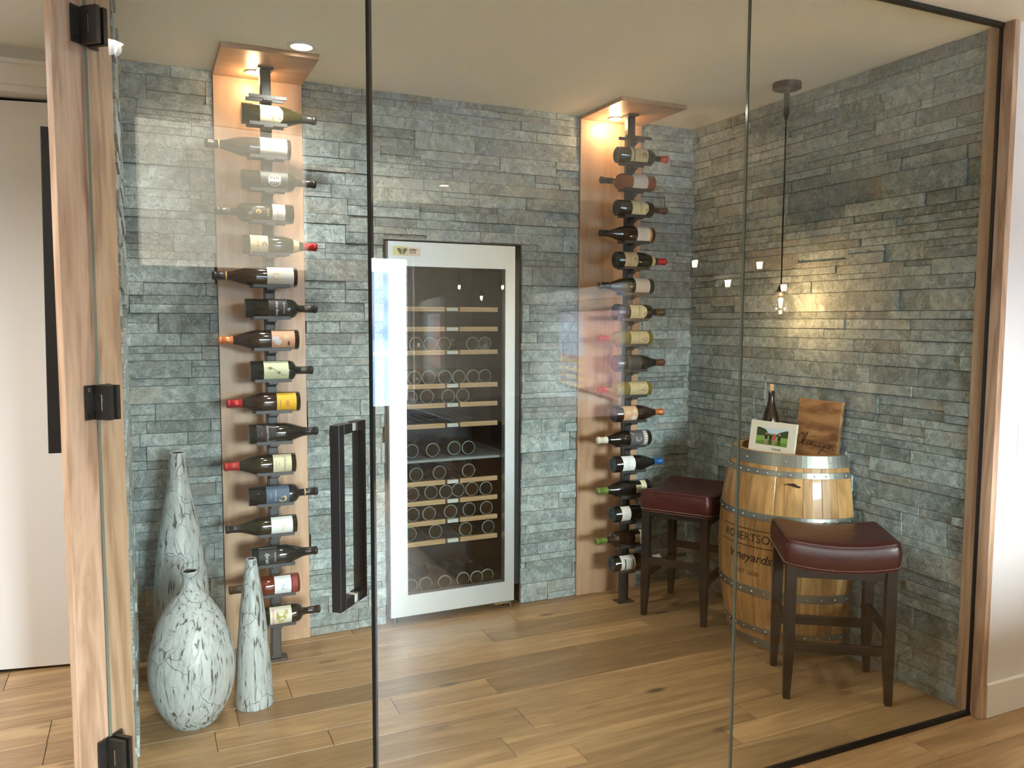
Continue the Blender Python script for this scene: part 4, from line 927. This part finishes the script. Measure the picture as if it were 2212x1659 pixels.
mb = MB(); mb.text('Friends', .016, pap((.12, .1, .08)), lambda x, y: ML @ Vector((fw*.62+x, -.0012, fh*.27+y)), shear=.3); mb.build('lettering', pf_)
bd, wdt, ML = leaning('wooden_board', Vector((-.066, -.872)), Vector((-.052, -1.100)), zt+.0005, .24, R(6.5), .02, 'wooden serving board with burned script lettering leaning on the wall above the barrel', 'serving board')
mb = MB(); mb.box(0, wdt, 0, .018, 0, .276, M_board, ML); mb.build('board', bd, bevel=.0015)
CUR = {'O': ([(.95, 2.3), (.45, 2.05), (.08, 1.2), (.22, .25), (.7, 0), (1.2, .6), (1.28, 1.6), (.95, 2.3), (.62, 2.05), (.95, 1.75), (1.4, 1.9)], 1.45),
       'k': ([(-.1, .2), (.32, 1.6), (.42, 2.3), (.28, 2.4), (.18, 1.6), (.10, 0), (.18, .5), (.5, .98), (.62, .75), (.28, .5), (.55, .08), (.8, .08), (1.0, .25)], 1.0),
       'a': ([(-.1, .25), (.35, .95), (.75, .85), (.45, 1.0), (.15, .7), (.12, .25), (.35, .03), (.65, .3), (.8, .9), (.78, .3), (.9, .05), (1.1, .25)], 1.1),
       'n': ([(0, .25), (.12, .95), (.10, .08), (.2, .6), (.45, .97), (.62, .75), (.62, .25), (.75, .04), (1.0, .25)], 1.0),
       'g': ([(0, .25), (.35, .95), (.75, .85), (.45, 1.0), (.15, .7), (.12, .25), (.35, .05), (.65, .3), (.8, .85), (.72, -.4), (.5, -1.15), (.2, -1.1), (.3, -.6), (.85, -.1), (1.1, .25)], 1.1)}
def script(mb_, txt, xh, wd, mt, fn, slant=.35):
    x0 = 0
    tot = sum(CUR[c][1] for c in txt)
    for c in txt:
        P = CUR[c][0]; P = [P[0]]+P+[P[-1]]; out = []
        for i in range(1, len(P)-2):
            for k in range(5):
                t = k/5; out.append(tuple(.5*(2*P[i][d]+(-P[i-1][d]+P[i+1][d])*t+(2*P[i-1][d]-5*P[i][d]+4*P[i+1][d]-P[i+2][d])*t*t+(-P[i-1][d]+3*P[i][d]-3*P[i+1][d]+P[i+2][d])*t**3) for d in (0, 1)))
        out.append(P[-1])
        for a, b2 in zip(out[:-1], out[1:]):
            A_ = Vector(((x0+a[0]-tot/2)*xh+a[1]*xh*slant, a[1]*xh)); B_ = Vector(((x0+b2[0]-tot/2)*xh+b2[1]*xh*slant, b2[1]*xh)); d = B_-A_
            if d.length < 1e-6: continue
            n_ = Vector((-d.y, d.x)).normalized()*wd*(.35+.65*abs(d.normalized().y)); e = d.normalized()*wd*.4; A_ -= e; B_ += e
            mb_.add([fn(*(A_-n_)), fn(*(B_-n_)), fn(*(B_+n_)), fn(*(A_+n_))], [(0, 1, 2, 3)], mt)
        x0 += CUR[c][1]
mb = MB(); script(mb, 'Okanagan', .0235, .0013, M_blackpaint, lambda x, y: ML @ Vector((wdt/2-.006+x, -.0006, .072+y-x*.04))); mb.build('lettering', bd)

# ------------------------------------------------------------ stools
def make_stool():
    t = thing('bar_stool', 'x', 'stool', group='oxblood leather stools')
    W, D, zb, zt_ = .207, .172, .520, .628
    nx, ny = 28, 20; vs = []; fs = []
    def sag(x): return -.024*(1-(x/W)**2)
    lev = [(0, -.004, .0), (1.0, 0, .0), (1.0, .004, .35), (1.0, .010, .70), (.985, .010, .86), (.95, .006, .95)]
    # side shell: ring of rounded rectangle points at each level
    def ringpts(k):
        pts = []; n_ = 14; cr = .022
        for (sx, sy, a0) in ((1, -1, -PI/2), (1, 1, 0), (-1, 1, PI/2), (-1, -1, PI)):
            for i in range(5):
                a = a0+PI/2*i/4; pts.append((sx*(W-cr)+cr*math.cos(a), sy*(D-cr)+cr*math.sin(a)))
        out = []
        for i in range(len(pts)):
            a = Vector(pts[i]); b2 = Vector(pts[(i+1) % len(pts)]); nseg = max(1, int((b2-a).length/.03))
            for q in range(nseg): out.append(a.lerp(b2, q/nseg))
        return out
    base = ringpts(0); n_ = len(base); hgt = zt_-zb
    levels = [(.96, 0.0), (.985, .06), (1.0, .2), (1.015, .5), (1.0, .78), (.975, .88), (.985, .915), (.955, .965), (.90, .995), (.78, 1.02), (.5, 1.05), (.2, 1.065)]
    for (sc_, hz) in levels:
        for p in base: vs.append((p.x*sc_, p.y*sc_, zb+hgt*hz+sag(max(-W, min(W, p.x*sc_)))+ (.024 if False else 0)))
    for j in range(len(levels)-1):
        for i in range(n_): fs.append((j*n_+i, j*n_+(i+1) % n_, (j+1)*n_+(i+1) % n_, (j+1)*n_+i))
    top = len(vs); vs.append((0, 0, zb+hgt*1.07+sag(0))); bot = len(vs); vs.append((0, 0, zb+sag(0)))
    L0 = (len(levels)-1)*n_
    for i in range(n_): fs.append((L0+i, L0+(i+1) % n_, top)); fs.append((i, bot, (i+1) % n_))
    mb = MB(); mb.add(vs, fs, M_leather, True); seat = mb.build('seat', t)
    mb = MB()
    for i in range(n_):
        a = base[i]; b2 = base[(i+1) % n_]; m_ = max(1, int((b2-a).length/.007))
        for q in range(m_):
            p = a.lerp(b2, (q+.15)/m_); p2 = a.lerp(b2, (q+.75)/m_)
            z_ = lambda p: zb+hgt*.10+sag(max(-W, min(W, p.x)))
            mb.cyl((p.x*.996, p.y*.996, z_(p)), (p2.x*.996, p2.y*.996, z_(p2)), .0009, M_thread, 4)
    mb.build('stitching', seat)
    for i in range(1):
        mb = MB()
        for i in range(n_):
            a = base[i]*.968; b2 = base[(i+1) % n_]*.968
            mb.cyl((a.x, a.y, zb+.002+sag(max(-W, min(W, a.x)))), (b2.x, b2.y, zb+.002+sag(max(-W, min(W, b2.x)))), .0035, M_leather, 6)
        mb.build('welt', seat)
    lw = .019
    for sx in (-1, 1):
        for sy in (-1, 1):
            mb = MB(); cx_, cy_ = sx*(.196-lw), sy*(.163-lw); vs = []
            for (z, h_, ix) in ((0, .0125, .005), (.02, .013, .005), (.20, lw, 0), (.56, lw, 0)):
                for (a, b2) in ((-1, -1), (1, -1), (1, 1), (-1, 1)): vs.append((cx_+sx*ix*-1*-1+a*h_, cy_+sy*ix+b2*h_, z))
            fs = [(3, 2, 1, 0), (12, 13, 14, 15)]+[(j*4+k, j*4+(k+1) % 4, (j+1)*4+(k+1) % 4, (j+1)*4+k) for j in range(3) for k in range(4)]
            mb.add(vs, fs, M_esp); mb.build('leg', t, bevel=.002)
    for sy in (-1, 1):
        mb = MB(); mb.box(-.165, .165, sy*.144-.011, sy*.144+.011, .185, .220, M_esp); mb.build('stretcher', t, bevel=.002)
    for sx in (-1, 1):
        mb = MB(); mb.box(sx*.177-.011, sx*.177+.011, -.13, .13, .255, .290, M_esp); mb.build('stretcher', t, bevel=.002)
    mb = MB()
    for sy in (-1, 1): mb.box(-.18, .18, sy*.144-.010, sy*.144+.010, .470, .515, M_esp)
    for sx in (-1, 1): mb.box(sx*.177-.010, sx*.177+.010, -.14, .14, .49, .53, M_esp)
    mb.build('apron', t)
    return t
st = make_stool(); st.location = (-.285, -1.322, 0); st.rotation_euler = (0, 0, R(-33.5))
st['label'] = 'backless oxblood leather stool in front of the barrel, nearest the glass'
copy_tree(st, (-.288, -.412, 0), R(33.9), 'backless oxblood leather stool beside the right wine rack, behind the glass seam')

# ------------------------------------------------------------ pendants
M_fil = mat('glowing_filament', (1, .7, .3), .5, emis=(1, .62, .26), es=110)
M_amber_glow = mat('bulb_core_glow', (1, .8, .5), .5, emis=(1, .58, .22), es=28)
def pendant(loc, zbot, label, group=None, power=7, h=.145, rad=.064, cordr=.003, lcol=(1, .58, .28)):
    t = thing('pendant_lamp', label, 'pendant lamp', (loc[0], loc[1], H), group=group)
    mb = MB(); mb.lathe([(.0001, -.028), (.05, -.028), (.060, -.024), (.060, 0)], M_blk2, 32); mb.build('canopy', t)
    mb = MB(); mb.cyl((0, 0, -.028), (0, 0, -.135), .012, M_blk2, 16); mb.build('stem', t)
    mb = MB(); mb.cyl((0, 0, -.135), (0, 0, -.150), .009, M_brass, 12); mb.build('collar', t)
    zt2 = zbot+h-H
    mb = MB(); mb.cyl((0, 0, -.15), (0, 0, zt2+.028), cordr, M_blk, 8); mb.build('cord', t)
    mb = MB(); mb.lathe([(.004, zt2+.028), (.010, zt2+.026), (.015, zt2+.006), (.026, zt2-.002), (.026, zt2-.006), (.013, zt2-.008), (.013, zt2-.018), (.0001, zt2-.018)], M_blk2, 24); mb.build('socket', t)
    zb2 = zbot-H; mb = MB()
    pr = [(.0001, 0), (.3, .01), (.62, .06), (.88, .17), (1.0, .34), (.97, .5), (.85, .68), (.66, .85), (.46, .95), (.40, 1.0)]
    pr2 = [(a*rad, zb2+b2*h) for a, b2 in pr]
    mb.lathe(pr2, M_glass3, 32); mb.build('glass_shade', t)
    mb = MB(); bp = [(.0001, 0), (.008, .002), (.016, .010), (.019, .022), (.016, .036), (.010, .050), (.009, .060)]
    zz = zt2-.080
    mb.lathe([(a, zz+b2) for a, b2 in bp], M_glass3, 20); bu = mb.build('bulb', t)
    mb = MB()
    for k in range(6):
        a = k*PI/3; mb.cyl((.004*math.cos(a), .004*math.sin(a), zz+.012), (.0085*math.cos(a), .0085*math.sin(a), zz+.046), .0013, M_fil, 5)
    mb.build('filament', bu)
    l = bpy.data.lights.new('lamp', 'POINT'); l.energy = power; l.color = lcol; l.shadow_soft_size = .006
    o = bpy.data.objects.new('lamp', l); C.objects.link(o); o.parent = t; o.location = (0, 0, zz+.028)
    return t
pendant((-.16, -.867), 1.428, 'clear glass pendant lamp with glowing bulb hanging over the barrel', power=2.8, h=.128)
for (x, y, zb_, wh_) in ((-.142, -3.2, 1.66, 'leftmost'), (.07, -3.2, 1.565, 'second from left'), (.277, -3.2, 1.665, 'third from left'), (.447, -3.2, 1.55, 'rightmost')):
    pendant((x, y), zb_, wh_+' of the four small glowing pendant lamps mirrored in the glass', 'kitchen pendants mirrored in the glass', 4.5, lcol=(1, .80, .58), h=.105, rad=.062)

# ------------------------------------------------------------ room behind the camera, seen mirrored in the glass
M_slate = mat('dark_slate_top', (.05, .05, .055), .16, bump=.3, bscale=8)
M_cab = mat('brown_cabinet', (.10, .06, .04), .5)
isl = thing('kitchen_island', 'brown kitchen island with dark slate top, seen faintly mirrored in the glass', 'kitchen island', (-.05, -4.35, 0))  # height raised so that it shades the lower right wall
mb = MB(); mb.box(-1.12, -.02, -.58, .58, 0, .86, M_cab); mb.build('body', isl)
mb = MB(); mb.box(-1.17, .02, -.65, .64, .86, .89, M_slate); mb.build('worktop', isl, bevel=.003)
ct = thing('kitchen_counter', 'dark stone-topped kitchen counter with sink tap, seen mirrored in the right pane', 'kitchen counter', (1.75, -4.2, 0))
mb = MB(); mb.box(-.74, .8, -1.0, .9, 0, .83, M_cab); mb.build('body', ct)
mb = MB(); mb.box(-.77, .83, -1.03, .93, .83, .86, M_slate); mb.build('worktop', ct, bevel=.003)
mb = MB(); pts = [(1.07, -4.0, .86), (1.07, -4.0, 1.02)]+[(1.07+.055-.055*math.cos(a), -4.0, 1.02+.055*math.sin(a)) for a in [i*PI/8 for i in range(1, 9)]]+[(1.18, -4.0, .97)]
mb.tube(pts, .010, M_chrome, 10); mb.cyl((1.07, -4.0, .86), (1.07, -4.0, .88), .02, M_chrome)
mb.build('tap', label='chrome gooseneck tap on the kitchen counter, mirrored in the glass', category='tap')
mb = MB(); mb.cyl((1.3, -3.40, .86), (1.3, -3.40, 1.14), .05, mat('paper_roll', (.8, .82, .82), .8), 24)
mb.build('paper_towel_roll', label='white paper towel roll on the kitchen counter, mirrored in the glass', category='paper towel')
# frameless wall clock
ck = thing('wall_clock', 'frameless wall clock of loose brass batons and long hands, mirrored in the glass', 'clock', (2.597, -4.10, 1.755))
M_ck = mat('pale_brass', (.85, .78, .64), .6)
for k in range(12):
    if k in (0, 3, 6, 9): continue
    a = k*PI/6; mb = MB(); c_, s_ = math.cos(a), math.sin(a)
    mb.cyl((-.016, .36*s_, .36*c_), (-.016, .46*s_, .46*c_), .018, M_ck, 8); mb.build('hour_baton', ck)
for (a, l0, l1) in ((R(145), -.12, .36), (R(-130)+PI*1.0, -.02, .24)):
    mb = MB(); mb.cyl((-.012, l0*math.sin(a), l0*math.cos(a)), (-.012, l1*math.sin(a), l1*math.cos(a)), .015, M_ck, 8); mb.build('hand', ck)
mb = MB(); mb.cyl((-.02, 0, 0), (0, 0, 0), .022, M_ck, 20); mb.build('hub', ck)
# angled stone partition with white mantel and a painting
pa = Vector((.0, -4.04)); pd = Vector((math.sin(R(13.6)), -math.cos(R(13.6))))
mb = MB(); pn = Vector((math.cos(R(13.6)), math.sin(R(13.6))))
q = [pa+pn*.02, pa+pd*2.95+pn*.02, pa+pd*2.95+pn*.14, pa+pn*.14]
mb.prism([tuple(v) for v in q], 0, 1.66, mat('grey_plaster', (.22, .23, .22), .7)); struct(mb, 'wall_partition')
def wq(s, z, e): p = pa+pd*s-pn*e+pn*.02; return (p.x, p.y, z)
def slab(mb_, s0, s1, z0, z1, e, mt):
    P = [wq(s0, z0, 0), wq(s1, z0, 0), wq(s1, z1, 0), wq(s0, z1, 0), wq(s0, z0, e), wq(s1, z0, e), wq(s1, z1, e), wq(s0, z1, e)]
    mb_.add(P, [(0, 1, 2, 3), (7, 6, 5, 4), (0, 4, 5, 1), (1, 5, 6, 2), (2, 6, 7, 3), (3, 7, 4, 0)], mt)
mb = MB(); slab(mb, 0, 2.8, 1.575, 1.66, .04, M_white); slab(mb, 0, .08, .8, 1.575, .04, M_white)
o = mb.build('trim_6'); o['kind'] = 'structure'
pt = thing('television', 'switched-on television with a pink, blue and ochre picture, mirrored in the middle pane', 'television', (0, 0, 0))
def scr(n_, c_, e_=1.25): return mat('screen_'+n_, (.02, .02, .02), .3, emis=c_, es=e_)
mb = MB(); slab(mb, .11, 1.72, .90, 1.51, .018, M_blk); mb.build('housing', pt)
mb = MB(); slab(mb, .13, 1.70, .92, 1.49, .019, scr('pink', (.55, .27, .25)))
slab(mb, .95, 1.70, 1.16, 1.42, .0195, scr('blue', (.42, .50, .66))); slab(mb, .95, 1.70, 1.42, 1.49, .0195, scr('haze', (.40, .36, .46)))
for k in range(4): slab(mb, .95, 1.70, .925+k*.058, .95+k*.058, .0195, scr('ochre', (.66, .46, .2)))
for k in range(3): slab(mb, .95, 1.70, .952+k*.058, .975+k*.058, .0195, scr('slate', (.26, .24, .33)))
slab(mb, .2, .9, 1.425, 1.455, .0195, scr('dusk', (.16, .07, .08)))
for (a, b) in ((.35, 1.14), (.60, 1.00), (.30, .98)): slab(mb, a, a+.08, b, b+.07, .0195, scr('plum', (.22, .10, .20)))
mb.build('screen', pt)
# light switch plate on the right wall
sw = thing('switch_plate', 'white wall switch plate at the right edge, beside the wooden jamb', 'switch', (.172, -1.752, 1.002))
mb = MB(); mb.box(-.037, .037, -.006, 0, -.057, .057, M_white); mb.build('plate', sw, bevel=.0015)
mb = MB(); mb.box(-.016, .016, -.010, -.006, -.033, .033, M_white); mb.build('rocker', sw, bevel=.001)
